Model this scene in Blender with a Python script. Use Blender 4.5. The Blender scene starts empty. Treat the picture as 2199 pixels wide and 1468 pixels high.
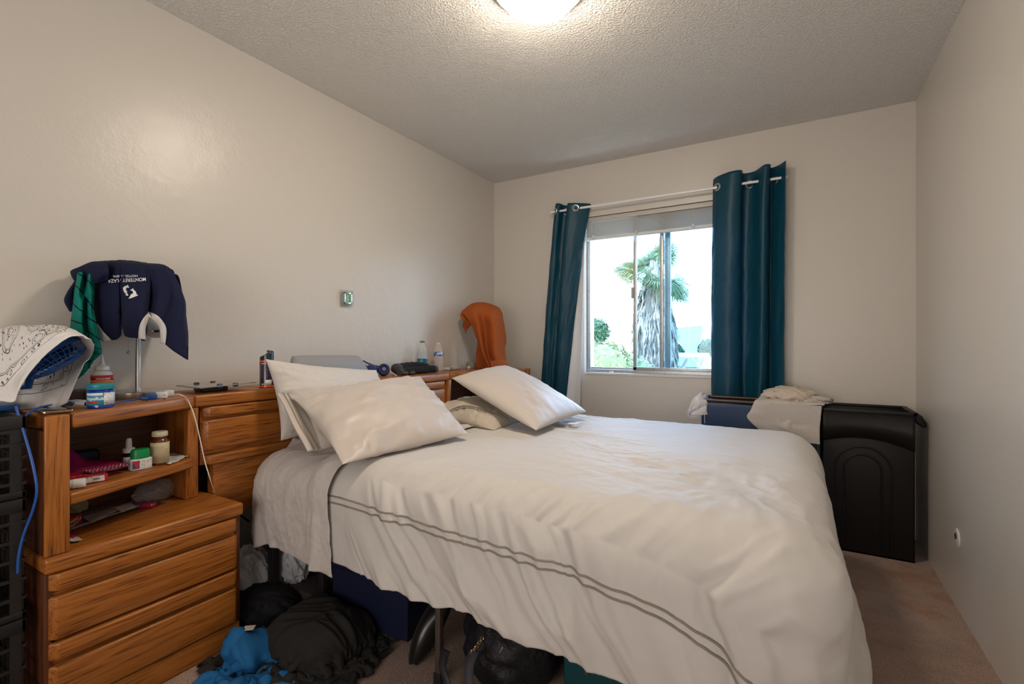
import bpy, bmesh, math, random
import numpy as np
from mathutils import Vector, Matrix

# ------------------------------------------------------------------ camera, world, lights, exposure
SC = bpy.context.scene
COL = SC.collection
PI = math.pi
CAM = (2.203, 0.0, 1.10)
cd = bpy.data.cameras.new('camera'); cam = bpy.data.objects.new('camera', cd); COL.objects.link(cam)
cam.location = CAM
cam.rotation_euler = (PI/2, 0, math.radians(30.4))
cd.sensor_width = 36.0
cd.lens = 1040.0/2199.0*36.0
cd.clip_start = 0.02; cd.clip_end = 3000
SC.camera = cam
SC.view_settings.view_transform = 'Standard'
SC.view_settings.look = 'None'
SC.view_settings.gamma = 1.0
SC.view_settings.use_curve_mapping = False
SC.view_settings.exposure = 0.12

w = bpy.data.worlds.new('sky'); SC.world = w; w.use_nodes = True
nt = w.node_tree; nt.nodes.clear()
bg = nt.nodes.new('ShaderNodeBackground'); wo = nt.nodes.new('ShaderNodeOutputWorld')
tc = nt.nodes.new('ShaderNodeTexCoord'); sx = nt.nodes.new('ShaderNodeSeparateXYZ')
cr = nt.nodes.new('ShaderNodeValToRGB')
cr.color_ramp.elements[0].position = 0.0; cr.color_ramp.elements[0].color = (0.74, 0.87, 1.0, 1)
cr.color_ramp.elements[1].position = 0.6; cr.color_ramp.elements[1].color = (0.38, 0.62, 1.0, 1)
nt.links.new(tc.outputs['Generated'], sx.inputs[0]); nt.links.new(sx.outputs['Z'], cr.inputs[0])
nt.links.new(cr.outputs[0], bg.inputs[0]); nt.links.new(bg.outputs[0], wo.inputs[0])
bg.inputs[1].default_value = 9.0

def light(name, kind, loc, rot, energy, color, size=1.0, sizey=None):
    l = bpy.data.lights.new(name, kind); o = bpy.data.objects.new(name, l); COL.objects.link(o)
    o.location = loc; o.rotation_euler = rot; l.energy = energy; l.color = color
    if kind == 'AREA':
        l.size = size
        if sizey: l.shape = 'RECTANGLE'; l.size_y = sizey
    if kind == 'SUN': l.angle = math.radians(0.6)
    return o
# afternoon sun outside, from the left and behind the house, never entering the window
light('sun', 'SUN', (0, 0, 20), (math.radians(48), 0, math.radians(-62)), 4.0, (1.0, 0.95, 0.88))
# added fill light behind the camera, shining in through the rear wall opening
light('rear_fill', 'AREA', (1.6, -1.3, 1.15), (math.radians(120), 0, math.radians(4)), 30.0, (1.0, 0.93, 0.87), 1.5, 1.3)

# ------------------------------------------------------------------ materials
MATS = {}
def mat(name, color, rough=0.5, metal=0.0, spec=0.5, bump=None, var=None, trans=0.0, emit=None, alpha=1.0, sheen=0.0, coat=0.0, ior=None):
    """bump=(scale,strength,detail[,distance]); var=(scale, color2, lo, hi[,detail])"""
    if name in MATS: return MATS[name]
    m = bpy.data.materials.new(name); m.use_nodes = True
    n = m.node_tree.nodes; L = m.node_tree.links; b = n['Principled BSDF']
    b.inputs['Base Color'].default_value = (*color, 1)
    b.inputs['Roughness'].default_value = rough; b.inputs['Metallic'].default_value = metal
    b.inputs['Specular IOR Level'].default_value = spec
    if ior: b.inputs['IOR'].default_value = ior
    if trans: b.inputs['Transmission Weight'].default_value = trans
    if sheen: b.inputs['Sheen Weight'].default_value = sheen; b.inputs['Sheen Roughness'].default_value = 0.5
    if coat: b.inputs['Coat Weight'].default_value = coat; b.inputs['Coat Roughness'].default_value = 0.15
    if alpha < 1: b.inputs['Alpha'].default_value = alpha
    if emit: b.inputs['Emission Color'].default_value = (*emit[0], 1); b.inputs['Emission Strength'].default_value = emit[1]
    if var or bump:
        t = n.new('ShaderNodeTexCoord')
    if var:
        nz = n.new('ShaderNodeTexNoise'); nz.inputs['Scale'].default_value = var[0]
        nz.inputs['Detail'].default_value = var[4] if len(var) > 4 else 4
        L.new(t.outputs['Object'], nz.inputs['Vector'])
        r = n.new('ShaderNodeValToRGB'); r.color_ramp.elements[0].color = (*color, 1); r.color_ramp.elements[1].color = (*var[1], 1)
        r.color_ramp.elements[0].position = var[2]; r.color_ramp.elements[1].position = var[3]
        L.new(nz.outputs['Fac'], r.inputs[0]); L.new(r.outputs[0], b.inputs['Base Color'])
    if bump:
        nz = n.new('ShaderNodeTexNoise'); nz.inputs['Scale'].default_value = bump[0]; nz.inputs['Detail'].default_value = bump[2]
        L.new(t.outputs['Object'], nz.inputs['Vector'])
        bp = n.new('ShaderNodeBump'); bp.inputs['Strength'].default_value = bump[1]
        bp.inputs['Distance'].default_value = bump[3] if len(bump) > 3 else 0.01
        L.new(nz.outputs['Fac'], bp.inputs['Height']); L.new(bp.outputs[0], b.inputs['Normal'])
    MATS[name] = m
    return m

def wood(name, axis='Y', seed=0.0, c1=(0.40, 0.140, 0.024), c2=(0.31, 0.100, 0.016), c3=(0.13, 0.036, 0.007), rough=0.34, rot=0.0):
    """oak: long pores and cathedral figure stretched along one axis"""
    key = name
    if key in MATS: return MATS[key]
    m = bpy.data.materials.new(key); m.use_nodes = True
    n = m.node_tree.nodes; L = m.node_tree.links; b = n['Principled BSDF']
    t = n.new('ShaderNodeTexCoord'); mp = n.new('ShaderNodeMapping')
    sc = {'X': (1, 14, 14), 'Y': (14, 1, 14), 'Z': (14, 14, 1)}[axis]
    mp.inputs['Scale'].default_value = sc; mp.inputs['Location'].default_value = (seed, seed*1.7, seed*0.6)
    mr = n.new('ShaderNodeMapping'); mr.inputs['Rotation'].default_value = (0, 0, math.radians(rot)); L.new(t.outputs['Object'], mr.inputs[0])
    L.new(mr.outputs[0], mp.inputs[0])
    a = n.new('ShaderNodeTexNoise'); a.inputs['Scale'].default_value = 0.9; a.inputs['Detail'].default_value = 3; a.inputs['Distortion'].default_value = 0.6
    L.new(mp.outputs[0], a.inputs[0])
    # rings
    mul = n.new('ShaderNodeMath'); mul.operation = 'MULTIPLY'; mul.inputs[1].default_value = 20.0
    L.new(a.outputs['Fac'], mul.inputs[0])
    fr = n.new('ShaderNodeMath'); fr.operation = 'PINGPONG'; fr.inputs[1].default_value = 1.0
    L.new(mul.outputs[0], fr.inputs[0])
    r1 = n.new('ShaderNodeValToRGB'); r1.color_ramp.elements[0].position = 0.05; r1.color_ramp.elements[0].color = (*c2, 1)
    r1.color_ramp.elements[1].position = 0.75; r1.color_ramp.elements[1].color = (*c1, 1)
    L.new(fr.outputs[0], r1.inputs[0])
    # pores
    mp2 = n.new('ShaderNodeMapping'); mp2.inputs['Scale'].default_value = {'X': (5, 160, 160), 'Y': (160, 5, 160), 'Z': (160, 160, 5)}[axis]
    mp2.inputs['Location'].default_value = (seed, seed, seed)
    L.new(mr.outputs[0], mp2.inputs[0])
    p = n.new('ShaderNodeTexNoise'); p.inputs['Scale'].default_value = 1.6; p.inputs['Detail'].default_value = 2
    L.new(mp2.outputs[0], p.inputs[0])
    r2 = n.new('ShaderNodeValToRGB'); r2.color_ramp.elements[0].position = 0.36; r2.color_ramp.elements[0].color = (1, 1, 1, 1)
    r2.color_ramp.elements[1].position = 0.47; r2.color_ramp.elements[1].color = (0, 0, 0, 1)
    L.new(p.outputs['Fac'], r2.inputs[0])
    # pores follow the dark rings
    inv = n.new('ShaderNodeMath'); inv.operation = 'SUBTRACT'; inv.inputs[0].default_value = 1.15
    L.new(fr.outputs[0], inv.inputs[1])
    mm = n.new('ShaderNodeMath'); mm.operation = 'MULTIPLY'; mm.use_clamp = True
    L.new(r2.outputs[0], mm.inputs[0]); L.new(inv.outputs[0], mm.inputs[1])
    mx = n.new('ShaderNodeMixRGB'); mx.inputs[2].default_value = (*c3, 1)
    L.new(mm.outputs[0], mx.inputs[0]); L.new(r1.outputs[0], mx.inputs[1])
    L.new(mx.outputs[0], b.inputs['Base Color'])
    bp = n.new('ShaderNodeBump'); bp.inputs['Strength'].default_value = 0.25; bp.inputs['Distance'].default_value = 0.0006; bp.invert = True
    L.new(mm.outputs[0], bp.inputs['Height']); L.new(bp.outputs[0], b.inputs['Normal'])
    b.inputs['Roughness'].default_value = rough
    MATS[key] = m
    return m

# ------------------------------------------------------------------ mesh helpers
def smooth_by_angle(me, deg=38):
    bm = bmesh.new(); bm.from_mesh(me)
    lim = math.radians(deg)
    for f in bm.faces: f.smooth = True
    for e in bm.edges:
        e.smooth = not (len(e.link_faces) == 2 and e.calc_face_angle(0) > lim)
    bm.to_mesh(me); bm.free()

class B:
    """collects shapes (world coordinates) and links them as one mesh"""
    def __init__(s): s.bm = bmesh.new()
    def box(s, x0, x1, y0, y1, z0, z1, bev=0.0, seg=2, mtx=None):
        r = bmesh.ops.create_cube(s.bm, size=1.0)
        vs = r['verts']
        for v in vs:
            v.co = Vector((x0+(v.co.x+.5)*(x1-x0), y0+(v.co.y+.5)*(y1-y0), z0+(v.co.z+.5)*(z1-z0)))
        if bev > 0:
            es = set(e for v in vs for e in v.link_edges)
            r2 = bmesh.ops.bevel(s.bm, geom=list(es), offset=bev, segments=seg, affect='EDGES', profile=0.5)
            vs = list({v for f in r2['faces'] for v in f.verts})
            # collect whole island
            seen = set(vs); st = list(vs)
            while st:
                v = st.pop()
                for e in v.link_edges:
                    o = e.other_vert(v)
                    if o not in seen: seen.add(o); st.append(o)
            vs = list(seen)
        if mtx is not None:
            for v in vs: v.co = mtx @ v.co
        return s
    def poly_extrude(s, pts, d, bev=0.0, seg=2, mtx=None):
        """pts: list of 3D points (planar), d: extrusion vector"""
        vs = [s.bm.verts.new(Vector(p)) for p in pts]
        f = s.bm.faces.new(vs)
        r = bmesh.ops.extrude_face_region(s.bm, geom=[f])
        nv = [g for g in r['geom'] if isinstance(g, bmesh.types.BMVert)]
        for v in nv: v.co += Vector(d)
        allv = set(vs) | set(nv)
        es = set(e for v in allv for e in v.link_edges)
        fs = set(ff for v in allv for ff in v.link_faces)
        bmesh.ops.recalc_face_normals(s.bm, faces=list(fs))
        if bev > 0:
            bmesh.ops.bevel(s.bm, geom=list(es), offset=bev, segments=seg, affect='EDGES', profile=0.5)
        return s
    def tube(s, pts, r, n=8, closed=False, caps=True):
        P = [Vector(p) for p in pts]; N = len(P)
        rr = r if hasattr(r, '__len__') else [r]*N
        rings = []; up = None
        for i, p in enumerate(P):
            if closed: t = (P[(i+1) % N]-P[i-1]).normalized()
            else: t = (P[min(i+1, N-1)]-P[max(i-1, 0)]).normalized()
            if up is None:
                a = Vector((0, 0, 1)) if abs(t.z) < .9 else Vector((1, 0, 0))
                up = (a - t*a.dot(t)).normalized()
            else:
                up = (up - t*up.dot(t)).normalized()
            bi = t.cross(up)
            rings.append([s.bm.verts.new(p + (up*math.cos(2*PI*k/n) + bi*math.sin(2*PI*k/n))*rr[i]) for k in range(n)])
        M = N if closed else N-1
        for i in range(M):
            a, b2 = rings[i], rings[(i+1) % N]
            for k in range(n):
                s.bm.faces.new((a[k], a[(k+1) % n], b2[(k+1) % n], b2[k]))
        if caps and not closed:
            s.bm.faces.new(list(reversed(rings[0]))); s.bm.faces.new(rings[-1])
        return s
    def cyl(s, p0, p1, r, n=24, r2=None):
        return s.tube([p0, p1], [r, r if r2 is None else r2], n)
    def lathe(s, prof, c, n=32, axis=None, sx=1.0, sy=1.0, a0=0.0, a1=2*PI):
        """prof: (r,z) list from bottom to top; axis: 3x3/4x4 matrix for tilt about c"""
        rings = []; full = abs(a1-a0-2*PI) < 1e-6
        K = n if full else n+1
        for (r, z) in prof:
            if r < 1e-6:
                v = Vector((0, 0, z)); v = axis @ v if axis is not None else v
                rings.append([s.bm.verts.new(Vector(c)+v)]); continue
            ring = []
            for k in range(K):
                a = a0+(a1-a0)*k/n
                v = Vector((r*math.cos(a)*sx, r*math.sin(a)*sy, z)); v = axis @ v if axis is not None else v
                ring.append(s.bm.verts.new(Vector(c)+v))
            rings.append(ring)
        for a, b2 in zip(rings[:-1], rings[1:]):
            m = K if full else K-1
            for k in range(m):
                k2 = (k+1) % K
                if len(a) == 1 and len(b2) == 1: continue
                if len(a) == 1: s.bm.faces.new((a[0], b2[k2], b2[k]))
                elif len(b2) == 1: s.bm.faces.new((a[k], a[k2], b2[0]))
                else: s.bm.faces.new((a[k], a[k2], b2[k2], b2[k]))
        return s
    def grid(s, P, closed_u=False):
        """P: array nu x nv x 3"""
        nu, nv = P.shape[:2]
        V = [[s.bm.verts.new(P[i, j]) for j in range(nv)] for i in range(nu)]
        for i in range(nu if closed_u else nu-1):
            for j in range(nv-1):
                a, b2 = V[i], V[(i+1) % nu]
                s.bm.faces.new((a[j], b2[j], b2[j+1], a[j+1]))
        return s
    def sphere(s, c, r, u=16, v=10, sc=(1, 1, 1), mtx=None):
        rr = bmesh.ops.create_uvsphere(s.bm, u_segments=u, v_segments=v, radius=r)
        for vv in rr['verts']:
            q = Vector((vv.co.x*sc[0], vv.co.y*sc[1], vv.co.z*sc[2]))
            if mtx is not None: q = mtx @ q
            vv.co = q + Vector(c)
        return s
    def torus(s, c, R, r, n=32, m=8, mtx=None):
        pts = []
        for k in range(n):
            q = Vector((R*math.cos(2*PI*k/n), R*math.sin(2*PI*k/n), 0))
            if mtx is not None: q = mtx @ q
            pts.append(q+Vector(c))
        return s.tube(pts, r, m, closed=True)
    def done(s, name, m, parent=None, smooth=38, props=None):
        me = bpy.data.meshes.new(name)
        bmesh.ops.recalc_face_normals(s.bm, faces=s.bm.faces[:]) if props != 'keep' else None
        s.bm.to_mesh(me); s.bm.free()
        return link_mesh(name, me, m, parent, smooth)

def link_mesh(name, me, m, parent=None, smooth=38):
    if smooth: smooth_by_angle(me, smooth)
    o = bpy.data.objects.new(name, me)
    for mm in (m if isinstance(m, (list, tuple)) else [m]): me.materials.append(mm)
    n = len(me.vertices); co = np.empty(n*3); me.vertices.foreach_get('co', co); co = co.reshape(-1, 3)
    if parent is None:
        org = np.array([(co[:, 0].min()+co[:, 0].max())/2, (co[:, 1].min()+co[:, 1].max())/2, co[:, 2].min()])
        o.location = org
    else:
        org = np.array(world_loc(parent)); o.parent = parent
    co = co - org
    me.vertices.foreach_set('co', co.ravel()); me.update()
    COL.objects.link(o)
    return o

def world_loc(o):
    v = Vector((0, 0, 0))
    while o is not None: v += o.location; o = o.parent
    return v

def mesh_grid(name, P, m, parent=None, thick=0.0, smooth=None, flip=False):
    """cloth grid mesh with optional thickness (two shells joined at the rim)"""
    nu, nv = P.shape[:2]
    V = P.reshape(-1, 3)
    idx = np.arange(nu*nv).reshape(nu, nv)
    q = np.stack([idx[:-1, :-1], idx[1:, :-1], idx[1:, 1:], idx[:-1, 1:]], -1).reshape(-1, 4)
    if thick > 0:
        N = grid_normals(P).reshape(-1, 3)
        V = np.vstack([V + N*thick/2, V - N*thick/2]); n0 = nu*nv
        q2 = q[:, ::-1] + n0
        rim = np.concatenate([idx[:, 0], idx[-1, 1:], idx[-2::-1, -1], idx[0, -2:0:-1]])
        r2 = np.roll(rim, -1)
        q3 = np.stack([rim, rim+n0, r2+n0, r2], -1)
        q = np.vstack([q, q2, q3])
    me = bpy.data.meshes.new(name)
    me.from_pydata(V.tolist(), [], q.tolist()); me.update()
    me.polygons.foreach_set('use_smooth', [True]*len(me.polygons))
    return link_mesh(name, me, m, parent, None)

def grid_normals(P):
    du = np.gradient(P, axis=0); dv = np.gradient(P, axis=1)
    N = np.cross(du, dv); l = np.linalg.norm(N, axis=2, keepdims=True); l[l < 1e-12] = 1
    return N/l

def thing(name, label, cat, loc, group=None, kind=None):
    o = bpy.data.objects.new(name, None); COL.objects.link(o)
    o.location = loc; o.empty_display_size = 0.05
    return tag(o, label, cat, group, kind)
def tag(o, label=None, cat=None, group=None, kind=None):
    if label: o['label'] = label
    if cat: o['category'] = cat
    if group: o['group'] = group
    if kind: o['kind'] = kind
    return o
def struct(o, label=None):
    o['kind'] = 'structure'
    if label: o['label'] = label
    return o

# noise -------------------------------------------------------------
def _hash(ix, iy, seed):
    h = (ix.astype(np.int64)*374761393 + iy.astype(np.int64)*668265263 + seed*1442695041) & 0xffffffff
    h = ((h ^ (h >> 13))*1274126177) & 0xffffffff
    return ((h ^ (h >> 16)) & 0xffffff)/float(0xffffff)
def vnoise(x, y, seed=0):
    x = np.asarray(x, float); y = np.asarray(y, float); x, y = np.broadcast_arrays(x, y)
    ix = np.floor(x); iy = np.floor(y); fx = x-ix; fy = y-iy
    fx = fx*fx*fx*(fx*(fx*6-15)+10); fy = fy*fy*fy*(fy*(fy*6-15)+10)
    a = _hash(ix, iy, seed); b = _hash(ix+1, iy, seed); c = _hash(ix, iy+1, seed); d = _hash(ix+1, iy+1, seed)
    return ((a*(1-fx)+b*fx)*(1-fy) + (c*(1-fx)+d*fx)*fy)*2-1
def fbm(x, y, seed=0, oct=4, gain=0.5, lac=2.03):
    s = 0; a = 1; t = 0
    for k in range(oct):
        s = s + a*vnoise(x, y, seed+k*17); t += a; a *= gain; x = x*lac+3.1; y = y*lac+1.7
    return s/t
def ridge(x, y, seed=0, oct=3, gain=0.5):
    s = 0; a = 1; t = 0
    for k in range(oct):
        s = s + a*(1-2*np.abs(vnoise(x, y, seed+k*13))); t += a; a *= gain; x = x*2.1+1.3; y = y*2.1+5.2
    return s/t

def upsample(P, k=2):
    """Catmull-Rom upsampling of a grid by factor k along both axes"""
    def up(A):
        n = A.shape[0]; ext = np.concatenate([2*A[:1]-A[1:2], A, 2*A[-1:]-A[-2:-1]])
        out = []
        for s in range(k):
            t = s/k
            p0, p1, p2, p3 = ext[:-3], ext[1:-2], ext[2:-1], ext[3:]
            out.append(0.5*((2*p1)+(-p0+p2)*t+(2*p0-5*p1+4*p2-p3)*t*t+(-p0+3*p1-3*p2+p3)*t**3))
        R = np.stack(out, 1).reshape((-1,)+A.shape[1:])
        return np.concatenate([R, A[-1:]])
    P = up(P); P = up(P.transpose(1, 0, 2)).transpose(1, 0, 2)
    return P

# cloth solver (position based), analytic colliders --------------------
def rbox(lo, hi, r):
    lo = np.array(lo, float); hi = np.array(hi, float); c = (lo+hi)/2; h = (hi-lo)/2 - r
    def f(X):
        q = X-c; d = np.abs(q)-h; dm = np.maximum(d, 0)
        ol = np.linalg.norm(dm, axis=-1); ins = np.minimum(d.max(-1), 0)
        dist = ol+ins-r
        n = dm*np.sign(q); ax = d.argmax(-1)
        n2 = np.zeros_like(q); np.put_along_axis(n2, ax[..., None], np.take_along_axis(np.sign(q), ax[..., None], -1), -1)
        n = np.where((ol > 1e-9)[..., None], n/np.maximum(ol, 1e-9)[..., None], n2)
        return dist, n
    return f
def capsule(a, b, r):
    a = np.array(a, float); b = np.array(b, float); ab = b-a; L2 = max(ab@ab, 1e-12)
    def f(X):
        t = np.clip(((X-a)@ab)/L2, 0, 1); d = X-(a+t[..., None]*ab); l = np.linalg.norm(d, axis=-1)
        return l-r, d/np.maximum(l, 1e-9)[..., None]
    return f
def plane(p, n):
    p = np.array(p, float); n = np.array(n, float); n /= np.linalg.norm(n)
    def f(X):
        return (X-p)@n, np.broadcast_to(n, X.shape)
    return f
def disc(c, nrm, R, r):
    """thick round-edged disc"""
    c = np.array(c, float); nrm = np.array(nrm, float); nrm /= np.linalg.norm(nrm)
    def f(X):
        q = X-c; h = q@nrm; rad = q-h[..., None]*nrm; rl = np.linalg.norm(rad, axis=-1)
        rn = rad/np.maximum(rl, 1e-9)[..., None]
        over = np.maximum(rl-(R-r), 0)
        v = over[..., None]*rn + h[..., None]*nrm; l = np.linalg.norm(v, axis=-1)
        return l-r, v/np.maximum(l, 1e-9)[..., None]
    return f
def cyl_col(c, R, z0, z1, r):
    """upright cylinder with rounded rims"""
    def f(X):
        q = X-np.array([c[0], c[1], 0]); rad = q.copy(); rad[..., 2] = 0; rl = np.linalg.norm(rad, axis=-1); rn = rad/np.maximum(rl, 1e-9)[..., None]
        dz = np.abs(X[..., 2]-(z0+z1)/2)-((z1-z0)/2-r); dr = rl-(R-r); sz = np.sign(X[..., 2]-(z0+z1)/2)
        a = np.maximum(dr, 0); b = np.maximum(dz, 0); ol = np.hypot(a, b); ins = np.minimum(np.maximum(dr, dz), 0)
        n = a[..., None]*rn; n[..., 2] += b*sz
        n2 = np.where((dr > dz)[..., None], rn, np.stack([0*sz, 0*sz, sz], -1))
        n = np.where((ol > 1e-9)[..., None], n/np.maximum(ol, 1e-9)[..., None], n2)
        return ol+ins-r, n
    return f

def cloth(P, cols, steps=120, iters=12, dt=0.016, grav=9.8, damp=0.985, fric=0.5, bend=0.15, shear=0.5, slack=1.0, pin=None, seed=1, noise=0.0, off=0.004, wind=None, rest=None):
    P = P.astype(float).copy(); nu, nv = P.shape[:2]
    R = P if rest is None else rest
    rng = np.random.RandomState(seed)
    prev = P.copy() + rng.normal(0, noise, P.shape)
    inv = np.ones((nu, nv)); PIN = None
    if pin is not None: inv[pin] = 0; PIN = P[pin].copy()
    cons = []
    def add(di, dj, k, sl):
        for pi in (0, 1) if di else (None,):
            for pj in (0, 1) if dj else (None,):
                pass
    sets = []
    def mk(di, dj, stiff, sl):
        # indices a, b with offset (di,dj) coloured so no vertex repeats in one batch
        I, J = np.meshgrid(np.arange(nu), np.arange(nv), indexing='ij')
        ok = (I+di < nu) & (J+dj < nv) & (J+dj >= 0)
        I = I[ok]; J = J[ok]
        if di: colr = (I//di) % 2
        else: colr = (J//dj) % 2
        for c in (0, 1):
            s = colr == c
            a = I[s]*nv+J[s]; b = (I[s]+di)*nv+J[s]+dj
            l = np.linalg.norm(R.reshape(-1, 3)[a]-R.reshape(-1, 3)[b], axis=1)*sl
            sets.append((a, b, l, stiff))
    mk(1, 0, 1.0, slack); mk(0, 1, 1.0, slack)
    mk(1, 1, shear, slack); mk(1, -1, shear, slack)
    mk(2, 0, bend, slack); mk(0, 2, bend, slack)
    g = np.array([0, 0, -grav])
    W = inv.reshape(-1)
    for s in range(steps):
        vel = (P-prev)*damp
        prev = P.copy()
        acc = g if wind is None else g + wind(P, s)
        P = P + (vel + acc*dt*dt)*inv[..., None]
        F = P.reshape(-1, 3)
        for it in range(iters):
            for (a, b, l, k) in sets:
                d = F[b]-F[a]; L = np.sqrt((d*d).sum(1)); ws = W[a]+W[b]
                c = k*(L-l)/np.maximum(L*np.maximum(ws, 1e-6), 1e-9)
                c = d*c[:, None]
                F[a] += c*W[a][:, None]; F[b] -= c*W[b][:, None]
            if it % 4 == 3 or it == iters-1:
                for cf in cols:
                    dist, n = cf(F); pen = off-dist; m = pen > 0
                    if m.any():
                        F[m] += n[m]*pen[m][:, None]
        P = F.reshape(nu, nv, 3)
        if fric > 0:
            for cf in cols:
                dist, n = cf(P); m = (dist < off+0.003)
                d = P-prev; dn = (d*n).sum(-1, keepdims=True)*n; dtg = d-dn
                prev = np.where(m[..., None], prev + dtg*fric, prev)
        if pin is not None: P[pin] = PIN
    return P

def arc(pts, n):
    """resample a polyline smoothly (Catmull-Rom) to n points"""
    A = np.array(pts, float); ext = np.concatenate([2*A[:1]-A[1:2], A, 2*A[-1:]-A[-2:-1]])
    out = []
    M = len(A)-1
    for k in range(n):
        s = min(k/(n-1)*M, M-1e-9); i = int(s); t = s-i
        p0, p1, p2, p3 = ext[i], ext[i+1], ext[i+2], ext[i+3]
        out.append(0.5*((2*p1)+(-p0+p2)*t+(2*p0-5*p1+4*p2-p3)*t*t+(-p0+3*p1-3*p2+p3)*t**3))
    return np.array(out)

def text_mesh(name, body, size, m, parent, mtx, extrude=0.0004, align='CENTER', bold=False, wrap=None, xs=1.0, font=None):
    cu = bpy.data.curves.new(name, 'FONT'); cu.body = body; cu.size = size; cu.align_x = align; cu.align_y = 'CENTER'; cu.extrude = extrude
    if bold: cu.offset = size*0.025
    o = bpy.data.objects.new(name, cu); COL.objects.link(o)
    bpy.context.view_layer.update()
    dg = bpy.context.evaluated_depsgraph_get()
    me = bpy.data.meshes.new_from_object(o.evaluated_get(dg))
    bpy.data.objects.remove(o); bpy.data.curves.remove(cu)
    me.name = name
    n = len(me.vertices); co = np.empty(n*3); me.vertices.foreach_get('co', co); co = co.reshape(-1, 3)
    co[:, 0] *= xs
    if wrap is not None: co = wrap(co)
    if mtx is not None:
        M = np.array(mtx); co = co @ M[:3, :3].T + M[:3, 3]
    me.vertices.foreach_set('co', co.ravel()); me.update()
    me.materials.clear()
    return link_mesh(name, me, m, parent, None)
def frame_mtx(o, x, y):
    """matrix from origin o, x axis and y axis vectors (z = normal)"""
    x = Vector(x).normalized(); y = Vector(y); y = (y-x*x.dot(y)).normalized(); z = x.cross(y)
    return Matrix(((x.x, y.x, z.x, o[0]), (x.y, y.y, z.y, o[1]), (x.z, y.z, z.z, o[2]), (0, 0, 0, 1)))
# ================================================================== ROOM
RX, BY, CZ, RY = 2.777, 3.457, 2.44, -0.85
WX0, WX1, WZ0, WZ1 = 0.815, 1.975, 0.865, 2.045

def wall_paint(name, col):
    if name in MATS: return MATS[name]
    m = mat(name, col, rough=0.33, spec=0.5)
    n = m.node_tree.nodes; L = m.node_tree.links; b = n['Principled BSDF']
    t = n.new('ShaderNodeTexCoord')
    a = n.new('ShaderNodeTexNoise'); a.inputs['Scale'].default_value = 9; a.inputs['Detail'].default_value = 5; a.inputs['Roughness'].default_value = 0.6
    c = n.new('ShaderNodeTexNoise'); c.inputs['Scale'].default_value = 140; c.inputs['Detail'].default_value = 2
    L.new(t.outputs['Object'], a.inputs[0]); L.new(t.outputs['Object'], c.inputs[0])
    b1 = n.new('ShaderNodeBump'); b1.inputs['Strength'].default_value = 0.24; b1.inputs['Distance'].default_value = 0.012
    b2 = n.new('ShaderNodeBump'); b2.inputs['Strength'].default_value = 0.22; b2.inputs['Distance'].default_value = 0.0012
    L.new(a.outputs['Fac'], b1.inputs['Height']); L.new(c.outputs['Fac'], b2.inputs['Height'])
    L.new(b1.outputs[0], b2.inputs['Normal']); L.new(b2.outputs[0], b.inputs['Normal'])
    return m
M_WALL = wall_paint('wall_paint', (0.63, 0.59, 0.535))
M_CEIL = mat('popcorn_ceiling', (0.82, 0.79, 0.75), rough=0.95, spec=0.2)
def popcorn(m):
    n = m.node_tree.nodes; L = m.node_tree.links; b = n['Principled BSDF']; t = n.new('ShaderNodeTexCoord')
    v = n.new('ShaderNodeTexNoise'); v.inputs['Scale'].default_value = 95; v.inputs['Detail'].default_value = 3; v.inputs['Roughness'].default_value = 0.55
    r = n.new('ShaderNodeValToRGB'); r.color_ramp.elements[0].position = 0.42; r.color_ramp.elements[1].position = 0.66
    L.new(t.outputs['Object'], v.inputs[0]); L.new(v.outputs['Fac'], r.inputs[0])
    bp = n.new('ShaderNodeBump'); bp.inputs['Strength'].default_value = 0.85; bp.inputs['Distance'].default_value = 0.006
    L.new(r.outputs[0], bp.inputs['Height']); L.new(bp.outputs[0], b.inputs['Normal'])
popcorn(M_CEIL)
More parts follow.
